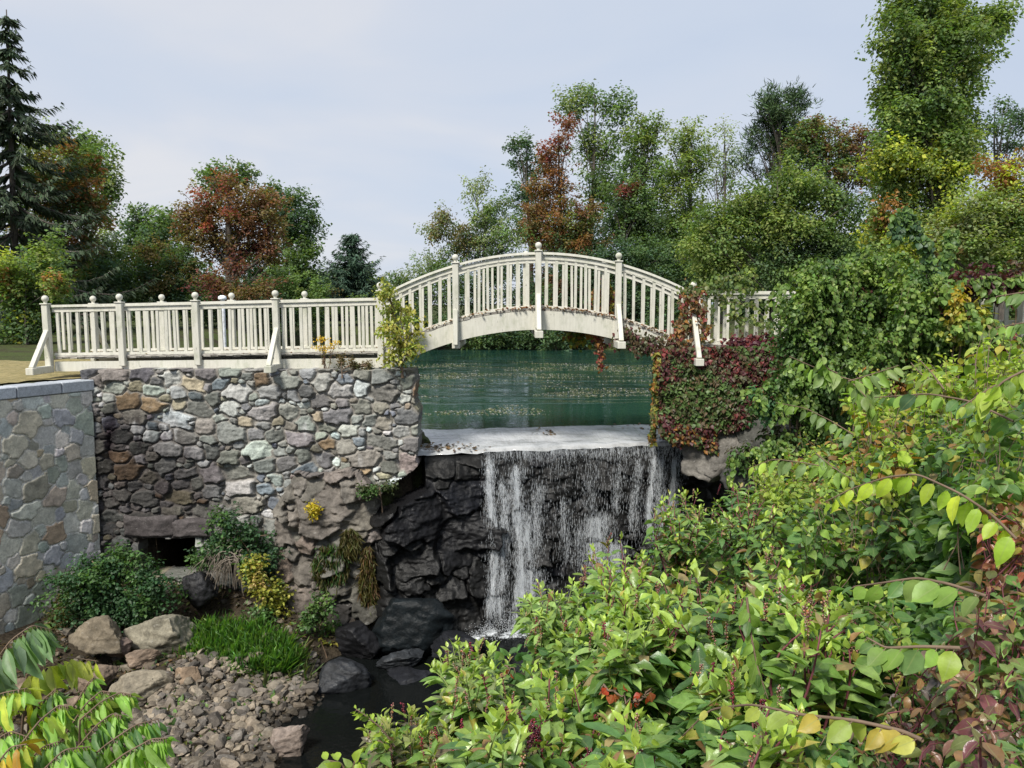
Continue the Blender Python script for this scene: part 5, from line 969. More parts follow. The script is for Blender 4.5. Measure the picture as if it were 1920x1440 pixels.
def blades(name, label, poly, Ysurf, n, hgt, cols, wid=.012, lean=.5, kind='stuff'):
    lf = Leaves(); P = []; bx = np.array(poly)
    while len(P) < n:
        a, b = rng.uniform(bx[:, 0].min(), bx[:, 0].max()), rng.uniform(bx[:, 1].min(), bx[:, 1].max())
        if in_poly(np.array([a]), np.array([b]), poly)[0]: P.append(at(a, b, Ysurf(b)))
    P = np.array(P); P[:, 2] = np.minimum(P[:, 2], 9)
    A = unit(np.stack([rng.normal(0, lean, n), rng.normal(-.25, lean, n), np.full(n, 1.)], 1)); L = hgt * rng.uniform(.5, 1.3, n)
    lf.add(P - np.array([0, 0, .1]), A, np.array([0, -1, .6]) + .5 * rng.normal(size=(n, 3)), L, wid * rng.uniform(.6, 1.5, n), jit(pick(cols, n), n)); return tag(lf.build(name, 'lance', M['leaf']), label, 'grass', kind=kind)
blades('grass', 'lush green grass tuft between the boulders and the gravel', [(335, 1275), (345, 1200), (400, 1180), (480, 1185), (545, 1215), (550, 1255), (470, 1262), (420, 1268), (385, 1290)], lambda y: 12.9 - (y - 1180) / 100 * 1.2, 10000, .38, [(.11, .25, .06), (.085, .19, .05), (.18, .32, .08)], .0075, .62)
blades('dry_grass', 'dry straw coloured grass at the near edge of the gravel', [(250, 1345), (310, 1335), (330, 1380), (300, 1440), (230, 1440)], lambda y: 10.9 - (y - 1335) / 100 * 1.0, 1300, .24, [(.24, .19, .08), (.17, .15, .06), (.11, .14, .04)], .010, .7)
blades('grass', 'stray grass blades round the green tuft and among the cobbles', [(320, 1290), (330, 1190), (400, 1165), (500, 1170), (580, 1215), (585, 1285), (480, 1300), (400, 1310)], lambda y: 12.9 - (y - 1180) / 100 * 1.2, 1100, .32, [(.13, .22, .07), (.17, .20, .08), (.20, .18, .09)], .006, .8)
# sapling and weeds on top of the stone wall
bush('sapling', 'yellow-green sapling growing on the corner of the stone wall', 14.22, [(732, 575, 14, 22), (725, 610, 22, 26), (765, 590, 14, 24), (775, 625, 22, 26), (745, 640, 32, 24), (770, 655, 22, 22), (735, 668, 24, 16), (722, 548, 8, 14)], [(.30, .32, .06), (.24, .30, .06), (.36, .34, .08)], .065, 'sapling', base=4.98, fill=.9, clump=.17, dens=1.0, gap=.1, trunk=(752, 560), droop=.5)
t = thing('goldenrod', 'goldenrod stalk with yellow flower heads in front of the railing', 'flower', (at(612, 690, 14.35)[0], 14.35, 4.98)); mb = MB(); lf = Leaves()
for k in range(7):
    a = at(612 + rng.normal(0, 5), 692, 14.35); b = at(612 + rng.normal(0, 12), 632 + rng.uniform(-6, 26), 14.3); mb.tube(np.linspace(a, b, 5) + rng.normal(0, .006, (5, 3)), np.linspace(.006, .003, 5), 4); m = 46
    hd = Leaves(); hd.add(b + rng.normal(0, .045, (m, 3)) * np.array([1.3, 1, .5]), rdir(m), rdir(m), .03, .022, jit((.62, .42, .04), m)); hd.build('flower_head', 'ovate', M['leaf'], t); m = 12; lf.add(a + (b - a) * rng.uniform(.2, .9, (m, 1)), rdir(m), rdir(m) + np.array([0, 0, 1]), .06, .012, jit(pick([(.14, .13, .05), (.20, .10, .05)], m), m))
mb.build('stalk', M['twig'], t); lf.build('leaves', 'ovate', M['leaf'], t)
bush('wall_weeds', 'brownish weeds along the wall top right of the goldenrod', 14.2, [(640, 678, 8, 12), (662, 682, 6, 9), (690, 684, 6, 6)], [(.16, .12, .06), (.11, .12, .05)], .035, 'weeds', base=4.98, fill=.7, clump=.08)

# ------------------------------------------------------------------ foreground thicket
ICV = None
bm = bmesh.new(); bmesh.ops.create_icosphere(bm, subdivisions=1, radius=1); ICV = np.array([v.co for v in bm.verts]); ICT = np.array([[v.index for v in f.verts] for f in bm.faces]); bm.free()
UP = np.array([0, 0, 1.])
def curve(a, b, bow, n=8):
    s = np.linspace(0, 1, n)[:, None]; return a + (b - a) * s + np.sin(s * math.pi) * bow
def shoot(lf, mb, base, tip, L, cols, tipc, nl=13, start=.35, kind=0, droop=.35, stem=.007, spread=.85):
    p = curve(base, tip, rng.normal(0, .05, 3) + np.array([0, 0, .04])); mb.tube(p, np.linspace(stem, stem * .45, len(p)), 5); az = rng.uniform(0, 6.28); d = unit(tip - base)
    for k in range(nl):
        f = start + (1 - start) * (k / (nl - 1)) ** .8; q = p[0] + 0; i = f * (len(p) - 1); i0 = min(int(i), len(p) - 2); q = p[i0] + (p[i0 + 1] - p[i0]) * (i - i0); az += 2.4
        o = np.array([math.cos(az), math.sin(az), 0]); u = max(0, (f - .8) / .2); A = unit(o * spread * (1 - .55 * u) + UP * (.15 + .75 * u - droop * (1 - u) * rng.uniform(.4, 1.6)) + d * .25 + .18 * rng.normal(size=3)); l = L * rng.uniform(.55, 1.22) * (1 - .62 * u) * (.7 + .3 * min(1, (f - start) * 4))
        c = np.array(cols[rng.integers(len(cols))]) * (1 - u) + np.array(tipc) * u
        if rng.random() < .07: c = np.array([(.34, .30, .06), (.24, .14, .06), (.28, .22, .10)][rng.integers(3)])      # a fading leaf here and there
        lf.add(q + A * .015, A, UP + .30 * rng.normal(size=3) - .2 * o, l, l * rng.uniform(.40, .54), np.clip(c * rng.uniform(.7, 1.3), .004, .9))
def raceme(P_, T_, C_, st, a, L, col, n=34, r=.0052):
    s = np.linspace(0, 1, 6); dx = rng.normal(0, .25, 2); p = np.stack([a[0] + dx[0] * L * s, a[1] + dx[1] * L * s, a[2] - L * s], 1); st.tube(p, np.linspace(.0025, .0015, 6), 4); off = sum(len(x) for x in P_)
    for k in range(n):
        f = (k + .5) / n; q = np.array([np.interp(f, s, p[:, d]) for d in range(3)]); o = unit(rng.normal(size=3)); rr_ = r * (1.1 - .5 * f) * rng.uniform(.8, 1.15)
        P_.append(ICV * rr_ + q + o * rr_ * 2.0); T_.append(ICT + off); off += 12; C_.append(np.repeat(np.clip(np.array(col) * rng.uniform(.6, 1.4) * (1 + .25 * rng.normal(size=3)), .004, .8)[None], 12, 0))
PKG, PKL, PKD, PKT = (.135, .245, .050), (.24, .36, .10), (.080, .170, .050), (.36, .48, .07)
BERRY = [(.26, .16, .09), (.30, .20, .12), (.20, .09, .06)]; RIPE = [(.10, .008, .02), (.06, .006, .02), (.18, .012, .03)]
def tips(px, py, r, n, jd=.16):
    out = []
    for k in range(n):
        a = rng.uniform(0, 6.28); q = math.sqrt(rng.random()); x, y = px + r * q * math.cos(a), py + r * q * math.sin(a); D = canopy_depth(x, y)
        out.append(at(x, y, D * (1 - .05 + .20 * q ** 2 * rng.uniform(.6, 1.2) + rng.uniform(-.04, jd * .5))))
    return out
def pokeweed(label, px, py, r, n, cols=(PKG, PKL, PKD), L=.155, nr=8, ripe=.2, tipc=PKT, red=False):
    D = canopy_depth(px, py); c = at(px, py, D); g = float(ground_z(c[0], c[1] + .15)[0]); t = thing('pokeweed', label, 'pokeweed', (c[0], c[1] + .15, g), 'pokeweed plants of the thicket'); root = np.array([c[0], c[1] + .15, g])
    lf, mb, st = Leaves(), MB(), MB(); P_, T_, C_ = [], [], []; hub = root + (c - root) * .45
    mb.tube(curve(root, hub, rng.normal(0, .03, 3)), np.linspace(.022, .016, 8), 7)
    for tip in tips(px, py, r, n):
        b = hub + (tip - hub) * rng.uniform(0, .3) + rng.normal(0, .05, 3); shoot(lf, mb, b, tip, L, cols, tipc, int(rng.integers(13, 19)), .25, stem=.008)
    rac = [(tip + UP * .06, rng.uniform(.09, .17), (RIPE if rng.random() < ripe else BERRY)[rng.integers(3)]) for tip in tips(px, py, r * .95, nr, 0)]
    if red:
        rac += [(at(1003 + rng.normal(0, 11), 1362 + rng.normal(0, 8), canopy_depth(1003, 1370) - .10), rng.uniform(.10, .17), RIPE[rng.integers(3)]) for k in range(9)]
    mb.build('stem', M['red_stem'] if red or rng.random() < .4 else M['stem'], t, smooth=True); lf.build('leaves', 'lance', M['leaf_wax'], t)
    for a, ln_, cc in rac:
        P_, T_, C_, st = [], [], [], MB(); raceme(P_, T_, C_, st, a, ln_, cc); sv = np.vstack(st.v); m = sum(len(x) for x in P_); f = [np.concatenate(T_), np.vstack(st.q) + m] + ([np.vstack(st.t) + m] if st.t else [])
        mesh_obj('berry_cluster', np.vstack([np.concatenate(P_), sv]), f, M['berry'], t, col=np.vstack([np.concatenate(C_), np.full((len(sv), 3), (.20, .05, .07))]), smooth=True)
OLD = ((.13, .115, .075), (.17, .16, .09), PKG, (.20, .19, .06))
pokeweed('wilting pokeweed with greyish curled leaves leaning over the dark pool', 745, 1375, 62, 30, OLD, .12, 6)
pokeweed('pokeweed with pale leaves and berry spikes just below the waterfall foam', 885, 1275, 78, 44, (PKL, PKL, PKG, (.17, .20, .09)), .14, 14)
pokeweed('pokeweed with mixed yellow and brown leaves at the bottom edge, left part', 800, 1415, 82, 36, (PKG, PKL, (.20, .17, .06), (.13, .10, .06)), .14, 8)
pokeweed('upright pokeweed whose bright tips cross the foam of the waterfall', 1045, 1155, 74, 40, (PKG, PKL, PKL), .14, 12, .3)
pokeweed('broad dark leaved pokeweed left of the crimson berry bunch', 925, 1385, 90, 34, (PKG, PKD, PKL), .16, 8)
pokeweed('pokeweed holding the large crimson bunch of ripe berries', 1045, 1330, 96, 40, (PKG, PKD, PKL), .16, 8, .6, red=True)
pokeweed('pokeweed with pinkish berry spikes before the right half of the waterfall', 1160, 1080, 76, 44, (PKG, PKL, PKG), .15, 12)
pokeweed('glossy pokeweed in the middle of the thicket above the red creeper leaves', 1170, 1225, 96, 42, (PKG, PKD, PKL), .17, 10, .3)
pokeweed('large leaved pokeweed at the bottom edge right of the crimson bunch', 1150, 1420, 100, 30, (PKD, PKG), .16, 5, .6)
pokeweed('pokeweed on the crest of the bank next to the falling water', 1275, 985, 70, 46, (PKD, PKG, VG1), .13, 5)
pokeweed('pokeweed with long drooping leaves and thick brown berry spikes', 1300, 1140, 90, 42, (PKG, PKL, PKD), .17, 12)
pokeweed('shaded pokeweed with a dark gap beneath it in the thicket centre', 1340, 1290, 90, 34, (PKD, PKG), .16, 8, .5)
pokeweed('small leaved pokeweed behind the others at the top of the bank', 1400, 960, 72, 46, (PKG, PKD, VG1), .12, 4)
pokeweed('pokeweed with a pale pink flower spike near the hanging vine', 1450, 1110, 90, 40, (PKG, PKL, PKD), .15, 8)
pokeweed('pokeweed with speckled pale leaves right of the hanging vine', 1540, 1200, 84, 30, (PKL, PKG), .15, 8)
pokeweed('pokeweed behind the yellow vine leaves near the bottom edge', 1430, 1370, 90, 24, (PKG, PKD, PKL), .13, 6)
# bittersweet: rounded leaves in two ranks along arching stems
BT1, BT2, BT3 = (.32, .44, .06), (.19, .31, .06), (.105, .205, .06)
def arch_vine(lf, mb, pts, L, cols, n, ratio=.62, hang=.75, stem=.006, pair=False):
    p = np.array([at(*q_) for q_ in pts]); s = np.linspace(0, len(p) - 1, 6 * len(p)); w_ = np.stack([np.interp(s, np.arange(len(p)), p[:, d]) for d in range(3)], 1)
    for _ in range(2): w_[1:-1] = (w_[:-2] + 2 * w_[1:-1] + w_[2:]) / 4
    mb.tube(w_, np.linspace(stem, stem * .4, len(w_)), 6); d = unit(np.gradient(w_, axis=0))
    for k in range(n):
        i = (k + .6) / n * (len(w_) - 1); i0 = min(int(i), len(w_) - 2); q = w_[i0] + (w_[i0 + 1] - w_[i0]) * (i - i0); sd = np.cross(d[i0], UP); f = i / (len(w_) - 1)
        for e in ((-1, 1) if pair else ((1,) if k % 2 else (-1,))):
            A = unit(e * sd * rng.uniform(.35, .75) - UP * hang * rng.uniform(.6, 1.3) + d[i0] * .35 + .12 * rng.normal(size=3)); N = unit(UP * .5 + np.array([-.25, -.75, 0]) * rng.uniform(.3, 1.2) + e * sd * .3 + .38 * rng.normal(size=3)); l = L * rng.uniform(.8, 1.2) * (1 - .5 * max(0, f - .6) / .4) 
            c = np.array(cols[rng.integers(len(cols))]) * rng.uniform(.8, 1.25); st = q + A * .012; lf.add(st, A, N, l, l * ratio * rng.uniform(.85, 1.1), np.clip(c, .004, .9)); mb.tube([q, st + A * .004], [.0018, .0012], 4, False)
def branch(label, tracks, L, cols, n, name='bittersweet_branch', cat='vine', ratio=.62, hang=.75, pair=False, group='arching bittersweet branches', stemm='twig', kind='ovate', stem=.006, mat='leaf'):
    L, n = L * .86, int(n * 1.2); t = thing(name, label, cat, at(*tracks[0][0]), group); lf, mb = Leaves(), MB()
    for tr in tracks: arch_vine(lf, mb, tr, L, cols, n, ratio, hang, stem, pair)
    mb.build('stem', M[stemm], t, smooth=True); lf.build('leaves', kind, M[mat], t)
BY = [(.46, .54, .05), (.38, .50, .05), (.28, .42, .05)]
branch('glowing yellow-green branch arching across the dark hollow on the right', [[(1905, 1010, 2.7), (1860, 965, 2.75), (1800, 925, 2.8), (1720, 888, 2.9), (1660, 895, 3.0), (1600, 915, 3.1), (1545, 942, 3.2)]], .115, BY, 17, ratio=.5, hang=1.0)
branch('branch with big round leaves below the dark hollow', [[(1850, 1118, 2.2), (1780, 1095, 2.3), (1720, 1083, 2.4), (1640, 1095, 2.5), (1600, 1100, 2.6)]], .10, [BT2, BT3, (.17, .24, .07)], 13, ratio=.72, hang=.8)
branch('long hanging stem with leaves folded on both sides', [[(1400, 1120, 3.3), (1408, 1190, 3.25), (1420, 1250, 3.2), (1440, 1310, 3.15)]], .10, [BT2, (.10, .19, .05)], 16, ratio=.55, hang=.35)
branch('low branch with large pale yellow leaves near the bottom edge', [[(1730, 1388, 1.75), (1690, 1370, 1.8), (1600, 1350, 1.85), (1500, 1340, 1.95), (1410, 1320, 2.1), (1330, 1330, 2.3), (1280, 1380, 2.4)]], .085, [(.42, .42, .10), (.34, .40, .08), (.24, .32, .06), (.45, .36, .07)], 17, ratio=.66, hang=.45)
branch('branch with two round green leaves over the speckled pokeweed', [[(1800, 1215, 2.0), (1730, 1212, 2.05), (1660, 1215, 2.1), (1625, 1195, 2.15)]], .085, [BT2, BT1, (.12, .20, .07)], 11, ratio=.72, hang=.6)
branch('bright branch hanging from the upper right corner of the thicket', [[(1930, 690, 3.2), (1880, 715, 3.2), (1840, 760, 3.25), (1828, 830, 3.3)], [(1930, 700, 3.3), (1860, 725, 3.35), (1800, 765, 3.4)]], .095, [BT1, (.29, .37, .06), BT2], 15, ratio=.55, hang=.8)
branch('branch running level above the hollow with dark round leaves', [[(1900, 790, 3.4), (1820, 752, 3.6), (1740, 738, 3.8), (1690, 742, 4.0), (1640, 745, 4.2)]], .105, [BT3, BT2, (.08, .15, .07)], 18, ratio=.68)
branch('pale drooping leaf fan left above the thicket', [[(1660, 730, 6.0), (1570, 705, 6.1), (1530, 690, 6.2), (1480, 668, 6.3)], [(1570, 700, 6.1), (1550, 690, 6.1), (1540, 665, 6.1)], [(1590, 715, 6.0), (1640, 700, 6.0), (1685, 685, 6.0)], [(1600, 720, 6.0), (1625, 745, 5.9), (1640, 780, 5.9)]], .17, [(.16, .24, .08), BT2, (.20, .28, .08)], 11, ratio=.48, hang=.9)
branch('short row of pale leaves in front of the dark rocks below the abutment', [[(1600, 815, 7.0), (1560, 790, 7.1), (1510, 765, 7.2), (1455, 755, 7.3)]], .16, [(.17, .25, .10), BT2], 14, ratio=.55, hang=.8)
branch('sharp pointed leaf row at the top edge of the pokeweeds', [[(1570, 880, 5.8), (1510, 868, 6.0), (1450, 860, 6.2), (1400, 880, 6.4)], [(1530, 850, 5.9), (1560, 875, 5.8), (1600, 900, 5.6)]], .15, [BT1, BT2, (.17, .25, .10)], 12, ratio=.46, hang=.9)
branch('two thin shoots with nodding leaves above the hollow', [[(1760, 720, 4.6), (1725, 700, 4.7), (1708, 680, 4.8)], [(1770, 730, 4.5), (1748, 700, 4.6), (1722, 672, 4.7)]], .10, [BT1, (.22, .30, .06)], 7, ratio=.45)
branch('leafy spray entering from the right edge at the foot of the picket railing', [[(1960, 610, 3.6), (1920, 605, 3.7), (1868, 615, 3.8)]], .09, [BT2, (.16, .25, .09)], 11, ratio=.5, hang=.6)
branch('leafy spray entering from the right edge across the top of the picket railing', [[(1960, 548, 3.6), (1920, 548, 3.7), (1868, 556, 3.8)]], .09, [BT2, (.16, .25, .09)], 11, ratio=.5, hang=.6)
def leafmass(name, label, px, py, r, n, L, cols, tipc, group, cat, kind='ovate', ratio=(.6, .8), nl=12, stemm='twig', mat='leaf', jd=.16):
    D = canopy_depth(px, py); c = at(px, py, D); g = float(ground_z(c[0], c[1] + .1)[0]); t = thing(name, label, cat, (c[0], c[1] + .1, g), group); root = np.array([c[0], c[1] + .1, g]); hub = root + (c - root) * .5; lf, mb = Leaves(), MB()
    mb.tube(curve(root, hub, rng.normal(0, .03, 3)), np.linspace(.016, .011, 8), 6)
    for tip in tips(px, py, r, n, jd): shoot(lf, mb, hub + (tip - hub) * rng.uniform(0, .35) + rng.normal(0, .06, 3), tip, L * rng.uniform(.8, 1.1), cols, tipc, nl, .2, droop=.7, stem=.0032, spread=.8)
    lf.W = [w_ * rng.uniform(*ratio) / .47 for w_ in lf.W]; mb.build('stem', M[stemm], t, smooth=True); lf.build('leaves', kind, M[mat], t)
GB_ = 'bittersweet bushes of the thicket'
for lab, px, py, r, n, L, cols in (('bittersweet bush at the top of the thicket beneath the pale leaf row', 1545, 870, 78, 44, .105, (BT1, BT2, BT2, IVO)), ('bittersweet bush with yellow leaves right below the creeper mound', 1670, 810, 84, 44, .095, (BT1, BT2, (.30, .34, .05), IVO)), ('round leaved bittersweet bush under the bright hanging branch', 1800, 790, 80, 36, .085, (BT2, BT3, (.10, .18, .08))),
        ('bright bittersweet bush in front of the blue-green creeper bank', 1640, 745, 62, 40, .10, (BT1, BT2, (.32, .42, .07))), ('lime coloured bittersweet bush between the two level branches', 1765, 715, 62, 38, .095, (BT1, BT1, BT2, (.40, .44, .06))), ('loose bittersweet bush under the right hand leafy sprays', 1880, 665, 60, 34, .085, (BT1, BT2, (.34, .40, .06))), ('bittersweet bush at the right edge below the picket railing', 1880, 720, 72, 34, .085, (BT1, BT2, (.24, .30, .05))), ('bittersweet bush with broad dark leaves at the right edge', 1880, 850, 76, 30, .085, (BT3, BT2)), ('dark leaved bittersweet bush left of the black hollow', 1555, 985, 84, 42, .10, (BT3, BT2, VG2)),
        ('bittersweet curtain hanging in the shadow of the glowing branch', 1660, 975, 62, 24, .10, (BT3, (.05, .10, .05), BT3)), ('yellow-green bittersweet bush at the top left rim of the hollow', 1460, 900, 58, 40, .10, (BT1, BT2, (.25, .31, .06))),
        ('bittersweet bush with mid green leaves above the yellow vine leaves', 1640, 1160, 80, 24, .085, (BT2, BT3)), ('bittersweet bush filling the bottom edge under the pale yellow leaves', 1520, 1410, 82, 18, .075, (BT2, BT1, (.28, .32, .07)))):
    leafmass('bittersweet_bush', lab, px, py, r, n, L, cols, (.30, .38, .06), GB_, 'bush')
MR = ((.14, .05, .055), (.20, .10, .07), (.13, .085, .06), (.25, .14, .06), (.13, .15, .05), (.16, .24, .06), (.12, .20, .06))
for lab, px, py, r, n, L, cols in (('rust red creeper leaves at the right edge beside the hollow', 1890, 985, 56, 18, .075, ((.30, .09, .05), (.22, .09, .05), (.24, .20, .05))), ('dark maroon creeper with curled glossy leaves at the right edge', 1870, 1125, 64, 18, .075, MR + ((.14, .25, .06), (.18, .30, .07))), ('brown-purple creeper filling the lower right corner', 1855, 1300, 92, 20, .07, MR + ((.13, .24, .06), (.19, .31, .07), (.13, .24, .06))), ('bronze creeper with grey-violet leaves left of the corner creeper', 1735, 1270, 80, 17, .07, MR + ((.16, .13, .12),)), ('dull purple creeper at the bottom edge under the pale leaves', 1690, 1410, 84, 14, .06, MR + ((.10, .14, .05),)), ('green and bronze creeper in the very corner of the thicket', 1860, 1410, 80, 18, .06, MR + ((.12, .20, .05), (.20, .30, .05)))):
    leafmass('virginia_creeper', lab, px, py, r, n, L, cols, (.20, .10, .06), 'maroon creepers of the thicket', 'creeper', ratio=(.42, .55), nl=14, stemm='red_stem', mat='leaf_wax')
for lab, tr in (('scarlet creeper sprig among the pokeweed leaves', [[(1130, 1285, 3.6), (1160, 1300, 3.55), (1185, 1312, 3.5)], [(1185, 1318, 3.5), (1205, 1312, 3.5), (1225, 1300, 3.5)]]), ('small orange-red creeper sprig beneath the berry spikes', [[(950, 1250, 4.6), (962, 1258, 4.6)], [(1470, 945, 5.3), (1490, 950, 5.3)]][:1])):
    vine_on('scarlet_creeper', lab, tr, [(.42, .06, .03), (.36, .10, .04)], .040, .012, 60, kind='lance')
branch('light green sprig reaching left over the dark pool', [[(740, 1400, 4.2), (715, 1365, 4.2), (690, 1345, 4.2), (668, 1330, 4.2)], [(735, 1410, 4.2), (712, 1388, 4.2), (700, 1395, 4.2)]], .075, [BT1, (.20, .29, .09)], 12, ratio=.42, hang=.1, pair=True, group=None)
branch('pale round leaved sprig at the bottom edge over the pool', [[(660, 1470, 4.0), (640, 1430, 4.0), (610, 1425, 4.0), (590, 1445, 4.0)], [(660, 1460, 4.0), (665, 1425, 4.0), (680, 1432, 4.0)]], .10, [(.24, .33, .10), BT1], 8, ratio=.6, hang=.2, group=None)
# undergrowth that closes the thicket below its tops
CPOLY = [(600, 1480), (700, 1395), (760, 1350), (830, 1285), (900, 1230), (1040, 1140), (1110, 1085), (1190, 1035), (1260, 960), (1400, 905), (1500, 850), (1620, 770), (1720, 745), (1820, 710), (1960, 660), (1960, 1480)]
lf = Leaves(); n = 15500; px, py = rng.uniform(600, 1960, n), rng.uniform(650, 1480, n); px[13000:], py[13000:] = rng.normal(1770, 70, 2500), rng.normal(1035, 50, 2500); k = in_poly(px, py, CPOLY); px, py = px[k], py[k]; n = len(px)
P = np.array([at(a, b, canopy_depth(a, b) * (1.12 + .24 * rng.random() + .14 * math.exp(-((a - 1770) / 120) ** 2 - ((b - 1035) / 75) ** 2))) for a, b in zip(px, py)]); L = .10 * rng.uniform(.6, 1.2, n) * np.clip(P[:, 1] / 4, .6, 1.2)
lf.add(P - UP * .06, unit(rng.normal(size=(n, 3)) * np.array([1, 1, .5]) - UP * .3), UP + .6 * rng.normal(size=(n, 3)), L, L * .55, jit(pick([PKD, BT3, VG2, PKG], n), n))
tag(lf.build('undergrowth', 'ovate', M['leaf']), 'shaded leaves filling the thicket below its tops', 'undergrowth', kind='stuff')
# litter, seedlings and chips of stone on the floor of the gully
lf = Leaves(); n = 5200; x, y = rng.uniform(-9.2, -2.6, n), rng.uniform(8.6, 14.1, n); z = ground_z(x, y); k = (z > .12) & (poly_sd(np.stack([x, y], 1), GULLY) < -.5); P = np.stack([x, y, z], 1)[k]; n = len(P); low = rng.random(n) < .45 * (fbm(P, .9, 3, 171) > .0)
A = rdir(n) * np.array([1, 1, .25]); A[low] = unit(A[low] * .8 + UP * .7); L = np.where(low, rng.uniform(.05, .12, n), rng.uniform(.05, .11, n)); C = pick([(.10, .07, .04), (.06, .045, .03), (.16, .11, .06), (.20, .15, .08)], n); C[low] = pick([DG1, DG2, (.12, .13, .04), VG1], int(low.sum()))
lf.add(P + UP * np.where(low, .03, .012)[:, None], A, UP + .5 * rng.normal(size=(n, 3)), L, L * .5, jit(C, n)); tag(lf.build('leaf_litter', 'ovate', M['leaf']), 'dead leaves and seedlings on the soil of the gully', 'leaf litter', kind='stuff')
VV, TT, CC = [], [], []; m = 0
for q in range(420):
    x, y = rng.uniform(-8.6, -2.8), rng.uniform(9.2, 14.0); z = float(ground_z(x, y)[0])
    if poly_sd(np.array([[x, y]]), GULLY)[0] > -.4 or z < .05: continue
    r = rng.choice([.04, .07, .11, .17], p=[.45, .3, .18, .07]); V = vars_[q % 10] * r * np.array([1, rng.uniform(.6, 1), rng.uniform(.45, .8)]); a = rng.uniform(0, 6.28); V = np.stack([V[:, 0] * math.cos(a) - V[:, 1] * math.sin(a), V[:, 0] * math.sin(a) + V[:, 1] * math.cos(a), V[:, 2]], 1)
    VV.append(V + (x, y, z + r * .2)); TT.append(ST + m * len(SV)); m += 1; CC.append(np.repeat((np.array([(.15, .12, .09), (.19, .165, .13), (.11, .095, .08)][q % 3]) * rng.uniform(.6, 1.1))[None], len(SV), 0))
tag(mesh_obj('stone_chips', np.concatenate(VV), [np.concatenate(TT)], M['rock'], col=np.concatenate(CC)), 'loose stone chips scattered over the soil of the gully', 'stones', kind='stuff')
# rank weeds over the slope right of the thicket and round the foot of the creeper mound
n = 26000; x, y = rng.uniform(1.2, 9.5, n), rng.uniform(1.0, 14.2, n); z = ground_z(x, y); hh = .10 + .55 * np.clip(.5 + fbm(P3(x, y), .8, 3, 181), 0, 1); k = (z > .5) & ((x > 1.0 + .30 * y) | (y > 9)) & (np.abs(x) > .55 * (y - 1.2) * (y < 4)); P = np.stack([x, y, z + hh * rng.random(n) ** .7], 1)[k]; n = len(P); lf = Leaves()
L = rng.uniform(.06, .14, n); lf.add(P, unit(rng.normal(size=(n, 3)) * np.array([1, 1, .5])), UP + .6 * rng.normal(size=(n, 3)), L, L * .6, jit(pick([PKD, BT3, VG2, VG1, BT2], n), n)); tag(lf.build('weeds', 'far', M['leaf']), 'rank green weeds covering the slope of the bank', 'weeds', kind='stuff')
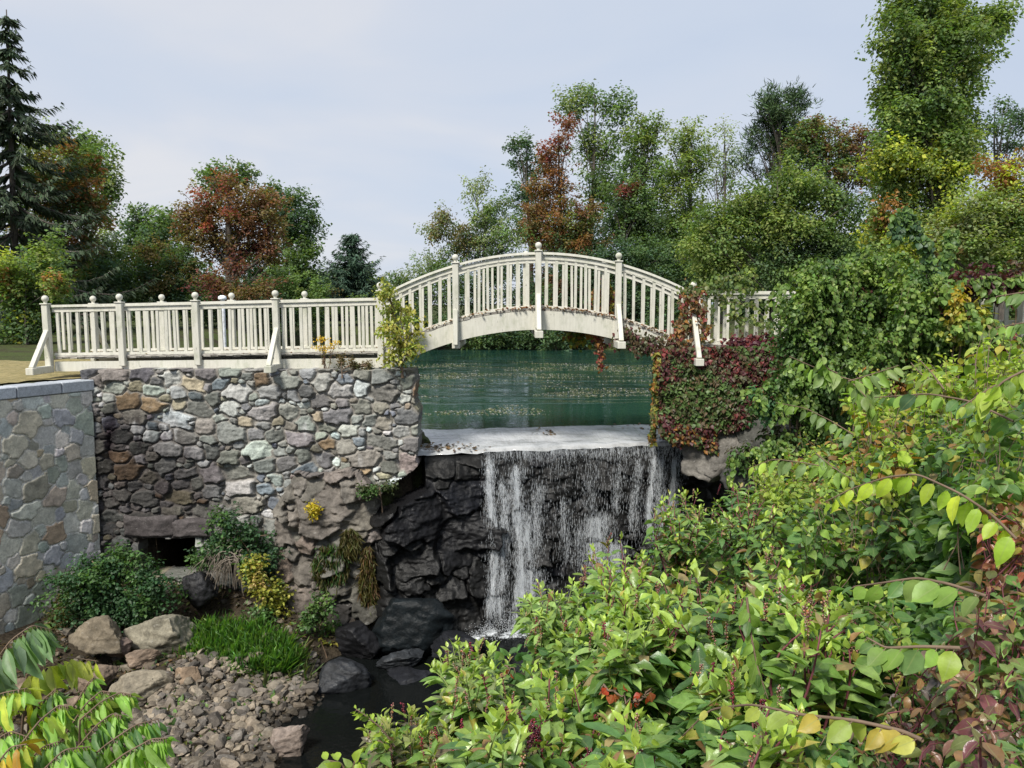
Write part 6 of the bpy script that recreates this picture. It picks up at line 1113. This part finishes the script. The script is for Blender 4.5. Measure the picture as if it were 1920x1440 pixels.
# sumac fronds, lower left
SG, SY, SD = (.25, .43, .085), (.50, .56, .08), (.18, .29, .13)
def sumac(label, root, fronds, extra=()):
    t = thing('sumac', label, 'sumac', root, 'young sumacs at the lower left'); lf, mb = Leaves(), MB(); root = np.array(root, float)
    for tr, L, cols, n in fronds:
        a = at(*tr[0]); mb.tube(curve(root + rng.normal(0, .03, 3), a, np.array([0, 0, .12])), np.linspace(.010, .004, 8), 6); arch_vine(lf, mb, tr, L * 1.08, cols, int(n * 1.2), .32, .95, .004, True)
    mb.build('stem', M['twig'], t, smooth=True); lf.build('leaflets', 'lance', M['leaf'], t)
def gpt(px, Y): x = (px - 960) / F * Y; return (x, Y, float(ground_z(x, Y)[0]))
sumac('nearest sumac with fresh green fronds fanned towards the gravel', gpt(60, 3.0), [
    ([(95, 1400, 3.0), (135, 1330, 3.05), (165, 1280, 3.1), (178, 1268, 3.1)], .085, [SG, (.16, .26, .09)], 13), ([(110, 1395, 3.0), (160, 1320, 3.0), (190, 1295, 3.05), (206, 1298, 3.05)], .085, [SG, (.18, .27, .06)], 13),
    ([(150, 1350, 2.9), (190, 1315, 2.9), (225, 1298, 2.95), (246, 1302, 2.95)], .09, [SG, (.22, .30, .05)], 14), ([(130, 1420, 2.8), (180, 1360, 2.8), (210, 1338, 2.85), (228, 1342, 2.85)], .09, [SG, (.12, .22, .08)], 14),
    ([(130, 1455, 2.7), (200, 1395, 2.7), (255, 1358, 2.75), (298, 1348, 2.8)], .105, [SG, (.15, .27, .05), (.10, .21, .07)], 18), ([(230, 1470, 2.6), (270, 1425, 2.6), (308, 1420, 2.65)], .09, [(.26, .34, .06), SG], 11), ([(170, 1465, 2.5), (230, 1415, 2.5), (285, 1385, 2.5), (312, 1384, 2.5)], .10, [SG, (.20, .34, .07)], 15), ([(20, 1420, 2.7), (75, 1350, 2.75), (110, 1322, 2.8), (128, 1325, 2.8)], .10, [SG, (.33, .44, .07)], 13), ([(60, 1465, 2.6), (120, 1405, 2.6), (170, 1400, 2.65)], .10, [SG, SD], 13)])
sumac('paler sumac behind with yellowing drooping leaflets', gpt(-40, 3.3), [
    ([(50, 1265, 3.1), (90, 1245, 3.1), (130, 1232, 3.15), (185, 1240, 3.2)], .15, [SY, (.40, .42, .10), (.28, .36, .07)], 9), ([(55, 1300, 3.0), (70, 1340, 3.0), (80, 1390, 3.0)], .11, [SY, (.42, .42, .05)], 10),
    ([(-30, 1270, 3.0), (20, 1200, 3.0), (60, 1172, 3.05), (95, 1180, 3.1)], .17, [SD, (.13, .19, .12)], 11), ([(-40, 1330, 2.9), (0, 1300, 2.9), (50, 1290, 2.9)], .13, [SY, SG], 9), ([(-30, 1400, 2.8), (20, 1370, 2.8), (60, 1385, 2.8)], .13, [SG, SD], 10), ([(-20, 1450, 2.6), (20, 1400, 2.6), (50, 1395, 2.6)], .11, [(.46, .34, .04), (.40, .22, .03), SY, SG], 7), ([(40, 1440, 2.7), (80, 1400, 2.7), (110, 1390, 2.7)], .12, [SG, SD], 10), ([(60, 1330, 3.0), (95, 1300, 3.0), (105, 1290, 3.0)], .09, [SD, SG], 8)])

# pale leaf flecks drifting in lines on the far half of the pond
lf = Leaves(); P = []
while len(P) < 4200:
    Y = rng.uniform(18.5, 37); px = rng.uniform(740, 1300); x = (px - 960) / F * Y
    if vnoise(np.array([x * .38, Y * .75, 5.])) + .6 * vnoise(np.array([x * .8, Y * 2.7, 9.])) - .3 * abs(Y - 26) / 9 > .22: P.append((x, Y, POND_Z + .012))
P = np.array(P); n = len(P); A = rdir(n) * np.array([1, 1, .02]); lf.add(P, A, UP + .12 * rng.normal(size=(n, 3)), rng.uniform(.03, .085, n), rng.uniform(.03, .06, n), jit(pick([(.30, .29, .29), (.46, .45, .47), (.20, .18, .15), (.14, .13, .09)], n), n, .2, .02))
tag(lf.build('floating_leaves', 'far', M['leaf']), 'pale leaves and specks drifting in lines on the pond', 'leaves', kind='stuff')
